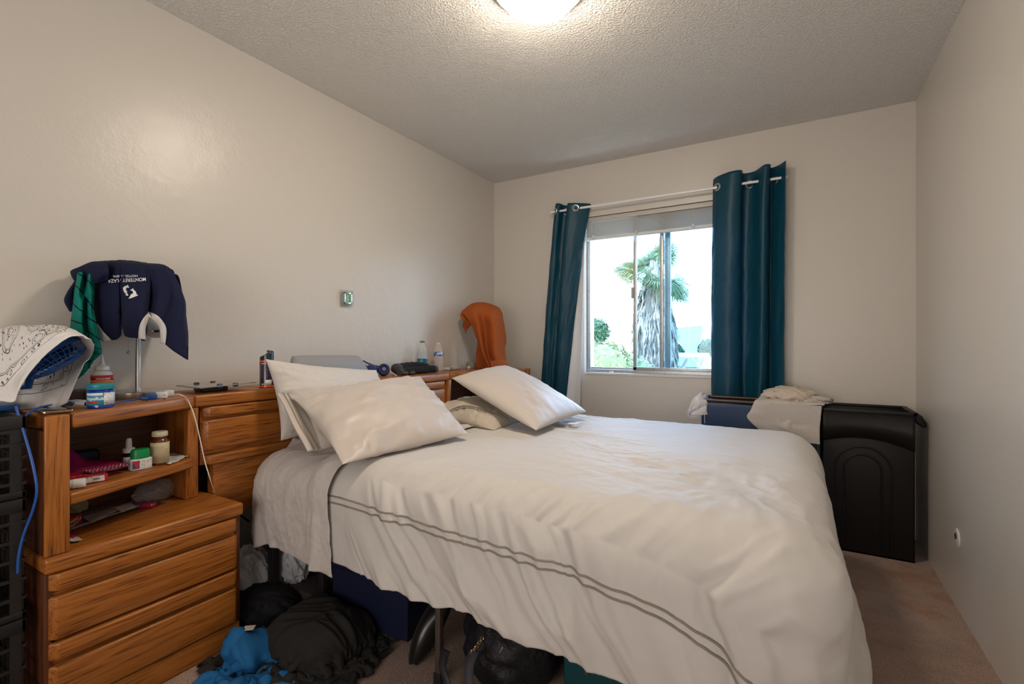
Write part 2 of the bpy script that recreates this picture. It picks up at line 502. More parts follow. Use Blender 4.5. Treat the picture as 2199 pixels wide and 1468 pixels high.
def carpet():
    m = mat('carpet', (0.30, 0.19, 0.14), rough=1.0, spec=0.05, sheen=0.3)
    n = m.node_tree.nodes; L = m.node_tree.links; b = n['Principled BSDF']; t = n.new('ShaderNodeTexCoord')
    f = n.new('ShaderNodeTexNoise'); f.inputs['Scale'].default_value = 210; f.inputs['Detail'].default_value = 2
    big = n.new('ShaderNodeTexNoise'); big.inputs['Scale'].default_value = 4.2; big.inputs['Detail'].default_value = 6; big.inputs['Roughness'].default_value = 0.7
    for q in (f, big): L.new(t.outputs['Object'], q.inputs[0])
    r = n.new('ShaderNodeValToRGB'); r.color_ramp.elements[0].position = 0.3; r.color_ramp.elements[0].color = (0.20, 0.115, 0.08, 1)
    r.color_ramp.elements[1].position = 0.7; r.color_ramp.elements[1].color = (0.48, 0.32, 0.25, 1)
    L.new(f.outputs['Fac'], r.inputs[0])
    # orange-brown stains towards the right wall and traffic grey
    s = n.new('ShaderNodeValToRGB'); s.color_ramp.elements[0].position = 0.52; s.color_ramp.elements[0].color = (0, 0, 0, 1)
    s.color_ramp.elements[1].position = 0.66; s.color_ramp.elements[1].color = (1, 1, 1, 1)
    L.new(big.outputs['Fac'], s.inputs[0])
    mx = n.new('ShaderNodeMixRGB'); mx.blend_type = 'MULTIPLY'; mx.inputs[2].default_value = (0.80, 0.58, 0.38, 1)
    L.new(s.outputs[0], mx.inputs[0]); L.new(r.outputs[0], mx.inputs[1])
    s2 = n.new('ShaderNodeValToRGB'); s2.color_ramp.elements[0].position = 0.33; s2.color_ramp.elements[0].color = (1, 1, 1, 1)
    s2.color_ramp.elements[1].position = 0.5; s2.color_ramp.elements[1].color = (0, 0, 0, 1)
    L.new(big.outputs['Fac'], s2.inputs[0])
    mx2 = n.new('ShaderNodeMixRGB'); mx2.blend_type = 'MULTIPLY'; mx2.inputs[2].default_value = (0.72, 0.78, 0.78, 1)
    L.new(s2.outputs[0], mx2.inputs[0]); L.new(mx.outputs[0], mx2.inputs[1]); L.new(mx2.outputs[0], b.inputs['Base Color'])
    bp = n.new('ShaderNodeBump'); bp.inputs['Strength'].default_value = 0.9; bp.inputs['Distance'].default_value = 0.006
    L.new(f.outputs['Fac'], bp.inputs['Height']); L.new(bp.outputs[0], b.inputs['Normal'])
    return m
M_CARPET = carpet()

T = 0.14
struct(B().box(-T, RX+T, RY-T, BY+T, -0.1, 0).done('floor', M_CARPET))
struct(B().box(-T, RX+T, RY-T, BY+T, CZ, CZ+0.12).done('ceiling', M_CEIL))
struct(B().box(-T, 0, RY-T, BY+T, 0, CZ).done('wall_left', M_WALL))
struct(B().box(RX, RX+T, RY-T, BY+T, 0, CZ).done('wall_right', M_WALL))
bw = B()
bw.box(0, WX0, BY, BY+T, 0, CZ).box(WX1, RX, BY, BY+T, 0, CZ).box(WX0, WX1, BY, BY+T, 0, WZ0).box(WX0, WX1, BY, BY+T, WZ1, CZ)
struct(bw.done('wall_back', M_WALL))
rw = B()
rw.box(0, 0.75, RY-T, RY, 0, CZ).box(2.45, RX, RY-T, RY, 0, CZ).box(0.75, 2.45, RY-T, RY, 2.1, CZ)  # opening made to let the fill light in
struct(rw.done('wall_rear', M_WALL))
# added box behind the rear opening, houses the fill light, blocks the sky
hw = B(); hw.box(0.3, 0.4, -2.2, RY-T, 0, CZ).box(2.9, 3.0, -2.2, RY-T, 0, CZ).box(0.3, 3.0, -2.3, -2.2, 0, CZ)
struct(hw.done('wall_fill_box', M_WALL))
struct(B().box(0.3, 3.0, -2.3, RY-T, CZ, CZ+0.12).done('ceiling_fill_box', M_WALL))
struct(B().box(0.3, 3.0, -2.3, RY-T, -0.1, 0).done('floor_fill_box', M_CARPET))
# roof over the room keeps the sun off
struct(B().box(-0.5, 3.3, -2.6, BY+0.55, CZ+0.14, CZ+0.25).done('roof_eaves', mat('roof_board', (0.6, 0.57, 0.5), 0.8)))

# ------------------------------------------------------------------ window_1
M_ALU = mat('aluminium', (0.50, 0.53, 0.55), rough=0.38, metal=0.75, var=(60, (0.33, 0.34, 0.34), 0.55, 0.75))
def glass_mat(name, tint, gl=0.06):
    m = bpy.data.materials.new(name); m.use_nodes = True; n = m.node_tree.nodes; L = m.node_tree.links; n.clear()
    o = n.new('ShaderNodeOutputMaterial'); tr = n.new('ShaderNodeBsdfTransparent'); tr.inputs[0].default_value = (*tint, 1)
    g = n.new('ShaderNodeBsdfGlossy'); g.inputs['Roughness'].default_value = 0.02
    fr = n.new('ShaderNodeFresnel'); fr.inputs[0].default_value = 1.45; mx = n.new('ShaderNodeMixShader')
    L.new(fr.outputs[0], mx.inputs[0]); L.new(tr.outputs[0], mx.inputs[1]); L.new(g.outputs[0], mx.inputs[2]); L.new(mx.outputs[0], o.inputs[0])
    return m
M_GLASS = glass_mat('window_glass', (0.80, 0.91, 0.97))
f = B()
f.box(WX0, WX0+0.028, 3.505, 3.585, WZ0, WZ1, 0.002).box(WX1-0.028, WX1, 3.505, 3.585, WZ0, WZ1, 0.002)
f.box(WX0, WX1, 3.50, 3.59, WZ0, WZ0+0.03, 0.002).box(WX0, WX1, 3.505, 3.585, WZ1-0.03, WZ1, 0.002)
f.box(WX0, WX1, 3.535, 3.541, WZ0+0.03, WZ0+0.042)
win = struct(f.done('window_1', M_ALU))
# fixed right light
f = B(); f.box(1.388, 1.430, 3.548, 3.575, WZ0+0.03, WZ1-0.03, 0.002).box(1.93, 1.95, 3.548, 3.575, WZ0+0.03, WZ1-0.03, 0.002)
f.box(1.40, 1.94, 3.548, 3.575, WZ0+0.03, WZ0+0.052, 0.002).box(1.40, 1.94, 3.548, 3.575, WZ1-0.06, WZ1-0.03, 0.002)
f.done('fixed_sash', M_ALU, win)
B().box(1.42, 1.94, 3.560, 3.564, WZ0+0.04, WZ1-0.04).done('fixed_pane', M_GLASS, win)
# sliding sash, pushed part open
f = B(); f.box(1.172, 1.196, 3.515, 3.538, WZ0+0.03, WZ1-0.03, 0.002).box(1.362, 1.388, 3.518, 3.536, WZ0+0.03, WZ1-0.03, 0.002).box(1.73, 1.752, 3.515, 3.538, WZ0+0.03, WZ1-0.03, 0.002)
f.box(1.172, 1.752, 3.515, 3.538, WZ0+0.03, WZ0+0.052, 0.002).box(1.172, 1.752, 3.515, 3.538, WZ1-0.06, WZ1-0.03, 0.002)
f.done('sliding_sash', M_ALU, win)
B().box(1.19, 1.735, 3.525, 3.529, WZ0+0.04, WZ1-0.04).done('sliding_pane', M_GLASS, win)
B().box(1.160, 1.178, 3.500, 3.517, 1.42, 1.50, 0.003).done('sash_latch', mat('grey_plastic', (0.42, 0.42, 0.45), 0.5), win)
B().box(1.00, 1.03, 3.485, 3.502, WZ0+0.004, WZ0+0.016, 0.002).done('track_catch', mat('white_metal', (0.75, 0.75, 0.75), 0.4), win)
M_TRIM = mat('white_trim_paint', (0.70, 0.68, 0.64), rough=0.4)
struct(B().box(WX0, WX1, BY-0.004, 3.50, WZ0-0.012, WZ0+0.006, 0.003).done('trim_1', M_TRIM))
# baseboards
# ------------------------------------------------------------------ raised mini blind
bl = thing('window_blind', 'white mini blind pulled up to the top of the window', 'blind', (1.395, 3.47, 1.85))
M_BLIND = mat('blind_white', (0.72, 0.72, 0.70), rough=0.45)
B().box(WX0+0.005, WX1-0.005, 3.462, 3.50, 2.008, 2.040, 0.002).done('head_rail', mat('head_rail', (0.55, 0.52, 0.48), .4), bl)
s = B()
for k in range(26):
    z = 1.893+k*0.0043
    s.box(WX0+0.01, WX1-0.01, 3.464, 3.488, z, z+0.0014)
s.done('slat_stack', M_BLIND, bl)
B().box(WX0+0.01, WX1-0.01, 3.462, 3.49, 1.868, 1.889, 0.003).done('bottom_rail', M_BLIND, bl)
for x in (0.885, 1.21, 1.60):
    B().tube([(x, 3.461, 2.01), (x, 3.459, 1.95), (x+0.002, 3.459, 1.87)], 0.0011, 5).done('ladder_cord', M_BLIND, bl)
    B().box(x-0.009, x+0.009, 3.452, 3.463, 1.878, 1.902, 0.002).done('cord_tassel', mat('clear_plastic', (0.8, 0.82, 0.85), 0.15, trans=0.4), bl)
pts = [(0.886+0.003*math.cos(k*1.2), 3.453+0.003*math.sin(k*1.2), 2.012-k*0.004) for k in range(28)]
B().tube(pts, 0.0016, 6).done('twisted_wand', mat('clear_plastic', (0.8, 0.82, 0.85), 0.15), bl)

# ------------------------------------------------------------------ curtain rod and curtains
M_ROD = mat('rod_white', (0.80, 0.80, 0.80), rough=0.3)
rod = thing('curtain_rod', 'thin white curtain rod across the top of the window', 'curtain rod', (1.35, 3.385, 2.11))
B().box(0.56, 2.16, 3.379, 3.391, 2.094, 2.110, 0.004).done('rod', M_ROD, rod)
for x in (0.575, 2.145):
    B().box(x-0.012, x+0.012, 3.385, BY-0.002, 2.095, 2.108, 0.002).done('wall_bracket', M_ROD, rod)
def satin(name, c, c2):
    m = mat(name, c, rough=0.42, spec=0.45)
    n = m.node_tree.nodes; L = m.node_tree.links; b = n['Principled BSDF']; t = n.new('ShaderNodeTexCoord')
    tl = n.new('ShaderNodeBsdfTranslucent'); tl.inputs[0].default_value = (0.01, 0.20, 0.30, 1); mxs = n.new('ShaderNodeMixShader'); mxs.inputs[0].default_value = 0.28
    L.new(b.outputs[0], mxs.inputs[1]); L.new(tl.outputs[0], mxs.inputs[2]); L.new(mxs.outputs[0], n['Material Output'].inputs[0])
    mp = n.new('ShaderNodeMapping'); mp.inputs['Scale'].default_value = (60, 60, 900); L.new(t.outputs['Object'], mp.inputs[0])
    a = n.new('ShaderNodeTexNoise'); a.inputs['Scale'].default_value = 1.0; a.inputs['Detail'].default_value = 2; L.new(mp.outputs[0], a.inputs[0])
    r = n.new('ShaderNodeValToRGB'); r.color_ramp.elements[0].position = 0.35; r.color_ramp.elements[0].color = (*c2, 1)
    r.color_ramp.elements[1].position = 0.65; r.color_ramp.elements[1].color = (*c, 1); L.new(a.outputs['Fac'], r.inputs[0]); L.new(r.outputs[0], b.inputs['Base Color'])
    bp = n.new('ShaderNodeBump'); bp.inputs['Strength'].default_value = 0.25; bp.inputs['Distance'].default_value = 0.001
    L.new(a.outputs['Fac'], bp.inputs['Height']); L.new(bp.outputs[0], b.inputs['Normal'])
    return m
M_TEAL = satin('teal_satin', (0.006, 0.088, 0.145), (0.004, 0.055, 0.100))
M_STEEL = mat('brushed_steel', (0.62, 0.60, 0.57), rough=0.28, metal=1.0)
def curtain(name, label, tops, bots, zt, zb, grom, sag=0.0, mid=None):
    n = 120; A = arc(tops, n); Z = arc(bots, n); K = 90
    Mi = arc(mid, n) if mid is not None else None
    P = np.zeros((n, K, 3))
    for k in range(K):
        t = k/(K-1)
        e = t**0.8
        xy = A*(1-e)+Z*e
        if Mi is not None:
            wgt = 4*t*(1-t); xy = xy*(1-wgt*.6)+Mi*wgt*.6
        P[:, k, 0] = xy[:, 0]; P[:, k, 1] = xy[:, 1]
        zz = zt[0]+(zt[1]-zt[0])*np.linspace(0, 1, n)
        P[:, k, 2] = zz*(1-t)+(zb+0.004*np.sin(np.linspace(0, 9, n)))*t
    u = np.linspace(0, 1, n)[:, None]; v = np.linspace(0, 1, K)[None]
    d = 0.006*fbm(u*7+v*2, v*5, 5, 3)*np.minimum(v*4, 1) + 0.0022*ridge(u*9+v*7, v*10-u*6, 9, 2)*np.minimum(v*4, 1)
    P = P + grid_normals(P)*d[..., None]
    c = thing(name, label, 'curtain', (float(A[:, 0].mean()), 3.39, zb), 'teal curtains either side of the window')
    mesh_grid('curtain_panel', P, M_TEAL, c, 0.0025)
    for g in grom:
        i = int(g*(n-1)); p = P[i, int(np.abs(P[i, :, 2]-2.103).argmin())]; tx = P[min(i+1, n-1), 0]-P[i-1, 0]; nn = Vector((tx[1], -tx[0], 0)).normalized()
        q = Vector((0, 0, 1)).rotation_difference(nn).to_matrix()
        B().torus((p[0], p[1], 2.103), 0.021, 0.0058, 24, 8, q).done('grommet', M_STEEL, c)
    return c
curtain('curtain', 'teal satin curtain on the left of the window, slanting outward to its hem',
        [(0.600, 3.400), (0.622, 3.372), (0.648, 3.380), (0.662, 3.425), (0.70, 3.43), (0.712, 3.372), (0.74, 3.350), (0.80, 3.372), (0.868, 3.415), (0.875, 3.432)],
        [(0.470, 3.395), (0.495, 3.378), (0.520, 3.372), (0.545, 3.385), (0.565, 3.402), (0.585, 3.390), (0.61, 3.372), (0.640, 3.372), (0.665, 3.390), (0.685, 3.402)],
        (2.165, 2.130), 0.64, (0.10, 0.40, 0.76))
curtain('curtain', 'teal satin curtain on the right of the window, hanging straight into the laundry bins',
        [(1.732, 3.430), (1.765, 3.385), (1.845, 3.335), (1.905, 3.345), (1.912, 3.425), (1.975, 3.425), (2.035, 3.335), (2.066, 3.350), (2.068, 3.425), (2.11, 3.405), (2.150, 3.345)],
        [(1.725, 3.395), (1.76, 3.355), (1.83, 3.335), (1.885, 3.375), (1.915, 3.425), (1.955, 3.385), (2.00, 3.345), (2.04, 3.38), (2.062, 3.425), (2.10, 3.375), (2.138, 3.350)],
        (2.172, 2.190), 0.66, (0.105, 0.47, 0.86),
        mid=[(1.722, 3.41), (1.755, 3.36), (1.83, 3.335), (1.88, 3.36), (1.905, 3.430), (1.965, 3.42), (2.02, 3.345), (2.05, 3.365), (2.064, 3.43), (2.105, 3.39), (2.142, 3.35)])
# white liner behind the left curtain
n = 50; K = 40; P = np.zeros((n, K, 3))
A = arc([(0.70, 3.44), (0.76, 3.43), (0.80, 3.442), (0.83, 3.435)], n); Z = arc([(0.56, 3.42), (0.66, 3.405), (0.73, 3.43), (0.795, 3.415)], n)
for k in range(K):
    t = k/(K-1); P[:, k, :2] = A*(1-t)+Z*t; P[:, k, 2] = 2.02*(1-t)+0.60*t
o = mesh_grid('curtain_liner', P, mat('white_liner', (0.80, 0.82, 0.86), 0.7), None, 0.002)
tag(o, 'white curtain liner hanging behind the left teal curtain', 'curtain liner')

# ------------------------------------------------------------------ ceiling light
cl = thing('ceiling_light', 'round flush ceiling lamp with a glowing white glass dome', 'ceiling light', (1.379, 1.604, CZ))
LC = (1.379, 1.604, CZ)
B().lathe([(0.0, 0), (0.172, 0), (0.176, -0.012), (0.170, -0.03), (0.150, -0.040), (0.150, -0.03), (0, -0.03)], LC, 48).done('base_ring', mat('cream_enamel', (0.78, 0.74, 0.66), 0.35), cl)
prof = [(0.146*math.cos(a), -0.036-0.080*math.sin(a)) for a in [i*PI/2/12 for i in range(13)]]
B().lathe(prof, LC, 48).done('glass_dome', mat('lit_glass', (0.9, 0.87, 0.82), 0.4, emit=((1.0, 0.86, 0.70), 70.0)), cl)

# small framed picture on the left wall
pf = thing('picture_frame', 'tiny silver glass picture frame hung on the left wall', 'picture frame', (0.0, 1.89, 1.30))
M_CLEAR = mat('clear_acrylic', (0.82, 0.88, 0.86), 0.08, trans=0.85, ior=1.3)
B().box(0.012, 0.016, 1.848, 1.930, 1.305, 1.392, 0.0015).done('glass_plate', M_CLEAR, pf)
f = B(); y0, y1, z0, z1 = 1.862, 1.916, 1.315, 1.380
f.box(0.0165, 0.024, y0, y0+0.009, z0, z1, 0.001).box(0.0165, 0.024, y1-0.009, y1, z0, z1, 0.001).box(0.0165, 0.024, y0, y1, z0, z0+0.009, 0.001).box(0.0165, 0.024, y0, y1, z1-0.009, z1, 0.001)
f.done('frame', mat('silver', (0.80, 0.82, 0.80), 0.25, metal=0.9), pf)
B().box(0.0, 0.012, 1.875, 1.905, 1.33, 1.365, 0.001).done('wall_mount', M_STEEL, pf)
B().box(0.0163, 0.018, y0+0.008, y1-0.008, z0+0.008, z1-0.008).done('picture', mat('tiny_picture', (0.08, 0.33, 0.16), 0.5, var=(70, (0.45, 0.62, 0.55), 0.42, 0.62)), pf)

# round wall plate on the right wall
wp = thing('cable_outlet', 'round white wall plate low on the right wall', 'wall plate', (RX, 2.654, 0.25))
q = Matrix.Rotation(-PI/2, 3, 'Y')
B().lathe([(0.0, 0.006), (0.030, 0.006), (0.038, 0.004), (0.040, 0.0)], (RX, 2.654, 0.291), 32, q).done('plate', M_TRIM, wp)
B().lathe([(0.0, 0.007), (0.012, 0.007), (0.014, 0.005), (0.014, 0)], (RX-0.001, 2.650, 0.300), 16, q).done('socket', mat('dark_socket', (0.05, 0.045, 0.04), 0.4), wp)

# ================================================================== OUTSIDE
def leaves(n, fn, size, seed, m, name, parent=None, asp=0.5):
    """n small leaf quads; fn(rng)->(position, outward normal)"""
    rng = random.Random(seed); V = []; F = []
    for i in range(n):
        p, nn = fn(rng); s = size*(0.6+0.8*rng.random())
        a = Vector((rng.gauss(0, 1), rng.gauss(0, 1), rng.gauss(0, 1))) + nn*0.8; a.normalize()
        t = a.orthogonal().normalized(); t = Matrix.Rotation(rng.random()*6.28, 3, a) @ t; b2 = a.cross(t)
        k = len(V); V += [p-t*s, p+b2*s*asp, p+t*s, p-b2*s*asp]; F.append((k, k+1, k+2, k+3))
    me = bpy.data.meshes.new(name); me.from_pydata([tuple(v) for v in V], [], F); me.update()
    return link_mesh(name, me, m, parent, None)
def blob_fn(blobs):
    ws = [b[3] for b in blobs]
    def fn(rng):
        b = rng.choices(blobs, ws)[0]
        d = Vector((rng.gauss(0, 1), rng.gauss(0, 1), rng.gauss(0, 1))).normalized(); r = b[3]*(0.72+0.33*rng.random())
        return Vector(b[:3])+Vector((d.x*r, d.y*r, d.z*r*0.9)), d
    return fn
def blob_core(blobs, m, parent, name='foliage_core'):
    b_ = B()
    for x, y, z, r in blobs: b_.sphere((x, y, z), r*0.82, 12, 8)
    return b_.done(name, m, parent)
struct(B().box(-420, 260, BY+2, 900, -3.2, -3.0).done('ground_outside', mat('dry_grass', (0.26, 0.27, 0.17), 0.95, var=(0.3, (0.36, 0.32, 0.20), 0.4, 0.7))))
# hills on the horizon, haze put into their pale colour
hb = B(); xs = np.linspace(-420, 260, 90)
P = np.zeros((90, 2, 3)); 
for i, x in enumerate(xs):
    P[i, 0] = (x, 640, -3); P[i, 1] = (x, 690, 20+3.5*vnoise(x*0.012, 0.3, 4)+1.2*vnoise(x*0.05, 2.3, 5)+max(0, (x+160)*-0.02))
P2 = P.copy(); P2[:, 1] = P[:, 1]; P2[:, 0] = P[:, 1]; P2[:, 0, 1] += 160; P2[:, 0, 2] = -3
hb.grid(P); hb.grid(P2[:, ::-1])
struct(hb.done('terrain_hills', mat('hill_haze', (0.36, 0.31, 0.27), 1.0, spec=0)))
# fan palm
px_, py_ = -2.345, 18.2
palm = thing('palm_tree', 'tall fan palm with a shaggy skirt of dead fronds outside the window', 'palm tree', (px_, py_, -3.0))
B().lathe([(0.42, -3), (0.36, -1), (0.33, 2), (0.30, 3.4), (0.0, 3.6)], (px_, py_, 0), 16).done('trunk', mat('palm_trunk', (0.30, 0.24, 0.18), 0.9, bump=(6, .8, 4, .1)), palm)
rng = random.Random(8)
V = []; F = []
for i in range(3600):
    a = rng.random()*2*PI; z = -2.6+6.3*rng.random()**0.85
    rr = 0.74 if z < 1.7 else 0.74-(z-1.7)*0.26
    rr *= 0.80+0.28*rng.random(); rr *= 1+0.12*math.sin(a*3+z*1.5)
    L_ = 0.5+0.5*rng.random(); wd = 0.018+0.035*rng.random()
    p = Vector((px_+rr*math.cos(a), py_+rr*math.sin(a), z))
    dd = Vector((math.cos(a)*0.10+rng.gauss(0, .12), math.sin(a)*0.10+rng.gauss(0, .12), -1)).normalized()
    side = Vector((-math.sin(a), math.cos(a), 0)) + Vector((math.cos(a), math.sin(a), 0))*rng.gauss(0, .8); side.normalize()
    p0 = p-dd*L_*0.5 - Vector((math.cos(a), math.sin(a), 0))*0.10; p1 = p; p2 = p+dd*L_*0.5
    k = len(V); V += [p0-side*wd*.4, p0+side*wd*.4, p1+side*wd, p1-side*wd, p2]; F += [(k, k+1, k+2, k+3), (k+3, k+2, k+4)]
me = bpy.data.meshes.new('dead_frond_skirt'); me.from_pydata([tuple(v) for v in V], [], F); me.update()
tag(link_mesh('dead_frond_skirt', me, mat('dead_frond', (0.42, 0.36, 0.30), 0.8, var=(3, (0.20, 0.17, 0.145), 0.42, 0.60)), palm, None), 'grey-brown skirt of dead fronds')
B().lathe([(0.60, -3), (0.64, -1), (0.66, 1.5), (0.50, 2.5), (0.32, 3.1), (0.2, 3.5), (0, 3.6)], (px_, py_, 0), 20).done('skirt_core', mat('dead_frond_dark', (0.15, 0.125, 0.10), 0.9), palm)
crown = Vector((px_, py_, 3.66))
mfrond = mat('palm_frond', (0.11, 0.15, 0.055), 0.55, var=(2.0, (0.24, 0.24, 0.09), 0.45, 0.7))
nf = 48
for i in range(nf):
    el = math.radians(-38 + 118*((i*0.618) % 1.0)); az = i*2.39996
    d = Vector((math.cos(el)*math.cos(az), math.cos(el)*math.sin(az), math.sin(el)))
    stem = 0.75+0.25*rng.random(); hub = crown+d*stem - Vector((0, 0, 0.12))
    up = Vector((0, 0, 1)); side = d.cross(up).normalized(); upn = side.cross(d).normalized()
    b_ = B(); b_.tube([crown-Vector((0, 0, 0.25)), crown+d*stem*0.5, hub], [0.03, 0.018, 0.014], 5)
    roll = rng.gauss(0, .5)
    s2 = (side*math.cos(roll)+upn*math.sin(roll)).normalized()
    R_ = 0.80+0.25*rng.random()
    for j in range(31):
        f_ = (j-15)/15*math.radians(105)
        dr = (d*math.cos(f_)+s2*math.sin(f_)).normalized()
        ln = R_*(1-0.25*abs(f_)/1.8)*(0.9+0.2*rng.random()); nn = dr.cross(s2 if abs(f_) < 1 else d).normalized(); wv = d.cross(s2).cross(dr).normalized()*0.020
        m1 = hub+dr*ln*0.6; tip = hub+dr*ln+Vector((0, 0, -0.16-0.1*rng.random()))*ln
        vv = [b_.bm.verts.new(q_) for q_ in (hub, m1+wv, tip, m1-wv)]
        b_.bm.faces.new(vv)
    b_.done('frond', mfrond, palm, None)
def bush(name, label, cat, blobs, n, size, m, mc, seed, grp=None, trunk=None):
    x = sum(b[0] for b in blobs)/len(blobs); y = sum(b[1] for b in blobs)/len(blobs)
    t = thing(name, label, cat, (x, y, -3.0), grp)
    leaves(n, blob_fn(blobs), size, seed, m, 'foliage', t); blob_core(blobs, mc, t)
    B().tube([(x, y, -3), (x+.05, y, -1.5), (x, y, blobs[0][2])], [0.15, 0.1, 0.07], 8).done('stem' if not trunk else 'trunk', mat('bark', (0.2, 0.16, 0.12), .9), t)
    return t
mL1 = mat('leaf_olive', (0.17, 0.20, 0.09), 0.6, var=(2.5, (0.30, 0.29, 0.18), 0.4, 0.65)); mC1 = mat('leaf_olive_core', (0.16, 0.20, 0.09), 0.8)
mL2 = mat('leaf_dark', (0.04, 0.10, 0.05), 0.6, var=(2, (0.08, 0.16, 0.07), 0.4, 0.65)); mC2 = mat('leaf_dark_core', (0.04, 0.10, 0.05), 0.8)
bush('garden_shrub', 'pale olive bushy shrub below the palm at the left of the window', 'shrub',
     [(-1.95, 11.4, 0.35, 0.85), (-1.45, 11.9, 0.15, 0.75), (-2.5, 11.2, 0.75, 0.6), (-1.75, 11.6, 0.75, 0.38), (-2.9, 11.1, 0.3, .7), (-1.0, 12.0, -0.2, 0.7), (-2.1, 11.3, -1.2, 1.2), (-1.2, 11.7, -1.3, 1.1)], 16000, 0.045, mL1, mC1, 3)
bush('round_tree', 'dark green round-headed tree rising behind the pale shrub', 'tree',
     [(-3.55, 14.1, 1.35, 0.55), (-3.15, 14.3, 1.45, 0.42), (-3.3, 14.2, 0.9, 0.6), (-3.9, 14.0, 1.0, 0.5)], 5000, 0.05, mL2, mC2, 4, None, True)
bush('conifer_tree', 'dark tree left of the tiled roof, seen beside the palm skirt', 'tree',
     [(-10.6, 60, -0.1, 1.3), (-11.8, 61, 0.2, 1.1), (-10.0, 60, -0.9, 0.9)], 2600, 0.20, mL2, mC2, 5, None, True)
bush('conifer_tree', 'dark bushy tree behind the tiled roof at the right of the window', 'tree',
     [(-7.1, 64, 0.2, 1.3), (-5.8, 64, 0.5, 1.3), (-4.8, 64, -0.2, 1.7)], 3200, 0.20, mL2, mC2, 6, None, True)
bush('garden_shrub', 'low olive shrub in front of the house at the right of the window', 'shrub',
     [(-2.15, 20.5, -0.35, 0.42), (-1.6, 20.8, -0.75, 0.55), (-2.6, 20.4, -0.9, 0.7), (-0.9, 21, -1.0, 0.6), (-1.8, 20.6, -1.8, 1.0)], 5000, 0.05, mL1, mC1, 7)
# neighbour's house
hs = thing('neighbour_house', 'distant low house with a terracotta roof and solar panels', 'house', (-5.6, 44.5, -3.0))
B().box(-9.0, -2.6, 43, 49, -3.0, -1.35).done('wall', mat('stucco', (0.38, 0.32, 0.28), .9), hs)
r_ = B(); r_.poly_extrude([(-9.3, 42.5, -1.38), (-9.3, 49.5, -1.38), (-9.3, 46, -0.25)], (7.0, 0, 0)); r_.done('roof', mat('terracotta', (0.34, 0.19, 0.15), .9, bump=(20, .6, 2, .05)), hs)
for k in range(2):
    B().poly_extrude([(-7.4+k*1.4, 43.3, -1.08), (-6.3+k*1.4, 43.3, -1.08), (-6.3+k*1.4, 45.5, -0.36), (-7.4+k*1.4, 45.5, -0.36)], (0, -0.02, 0.06)).done('solar_panel', mat('solar', (0.20, 0.24, 0.30), .2), hs)
for k in range(2):
    B().box(-5.0+k*1.3, -4.3+k*1.3, 42.97, 43.02, -2.4, -1.6).done('window', mat('dark_pane', (0.12, 0.14, 0.16), .2), hs)
hs2 = thing('neighbour_house', 'small pale house between the dark trees at the right of the window', 'house', (-7.5, 56, -3.0))
B().box(-9.8, -6.2, 55, 58, -3.0, -0.75).done('wall', mat('pale_stucco', (0.8, 0.78, 0.74), .9), hs2)
B().poly_extrude([(-10, 54.7, -0.78), (-10, 58.3, -0.78), (-10, 56.5, -0.1)], (4.0, 0, 0)).done('roof', mat('grey_roof', (0.62, 0.60, 0.58), .9), hs2)
tag(B().tube([(-4.506, 30.8, 1.65), (-2.7, 26, 0.66), (-1.0, 21.3, -0.2), (-0.1, 19, -0.85)], 0.012, 5).done('power_line', mat('pale_wire', (.85, .85, .85), .6)), 'pale overhead wire crossing the view beside the palm', 'wire')
# ================================================================== HEADBOARD UNIT (oak)
ZT = 0.90
OY = wood('oak_y', 'Y', 0.0); OY2 = wood('oak_y2', 'Y', 3.3); OY3 = wood('oak_y3', 'Y', 7.1); OZ = wood('oak_z', 'Z', 1.4); OX = wood('oak_x', 'X', 2.2)
OSIDE_SHADE = wood('oak_side_shade', 'Z', 5.0, (0.125, 0.038, 0.012), (0.085, 0.026, 0.008), (0.04, 0.012, 0.004), 0.4)  # side panels: shade beside the crates put into a darker oak
OIN_SHADE = wood('oak_inside_shade', 'Y', 9.0, (0.13, 0.045, 0.014), (0.09, 0.030, 0.010), (0.05, 0.016, 0.005), 0.45)  # back panels: inner shade of the furniture put into the colour
def rail_prism(x0, x1, z0, z1, y0, y1, m, name, parent, chamf=0.022, left=True, right=True):
    """horizontal pull rail: rounded nose, ends cut at an angle"""
    c0 = chamf if left else 0; c1 = chamf if right else 0
    b_ = B()
    b_.poly_extrude([(x0, y0, z0), (x1, y0+c0, z0), (x1, y1-c1, z0), (x0, y1, z0)], (0, 0, z1-z0), 0.005, 3)
    return b_.done(name, m, parent)
def drawer(x, y0, y1, z0, z1, parent, mats=(None, None), rail=0.050, gap=0.016):
    """front = rail on top, groove, raised panel"""
    d = B().box(x-0.35, x-0.018, y0+0.004, y1-0.004, z0+0.004, z1-0.004).done('drawer', mats[1], parent)
    rail_prism(x-0.018, x+0.008, z1-rail, z1-0.002, y0+0.002, y1-0.002, mats[0], 'drawer_pull', d)
    b_ = B()
    b_.poly_extrude([(x-0.018, y0+0.002, z0+0.002), (x+0.004, y0+0.020, z0+0.002), (x+0.004, y1-0.02, z0+0.002), (x-0.018, y1-0.002, z0+0.002)], (0, 0, z1-rail-gap-z0-0.002), 0.006, 3)
    b_.done('drawer_front', mats[1], d)
    return d
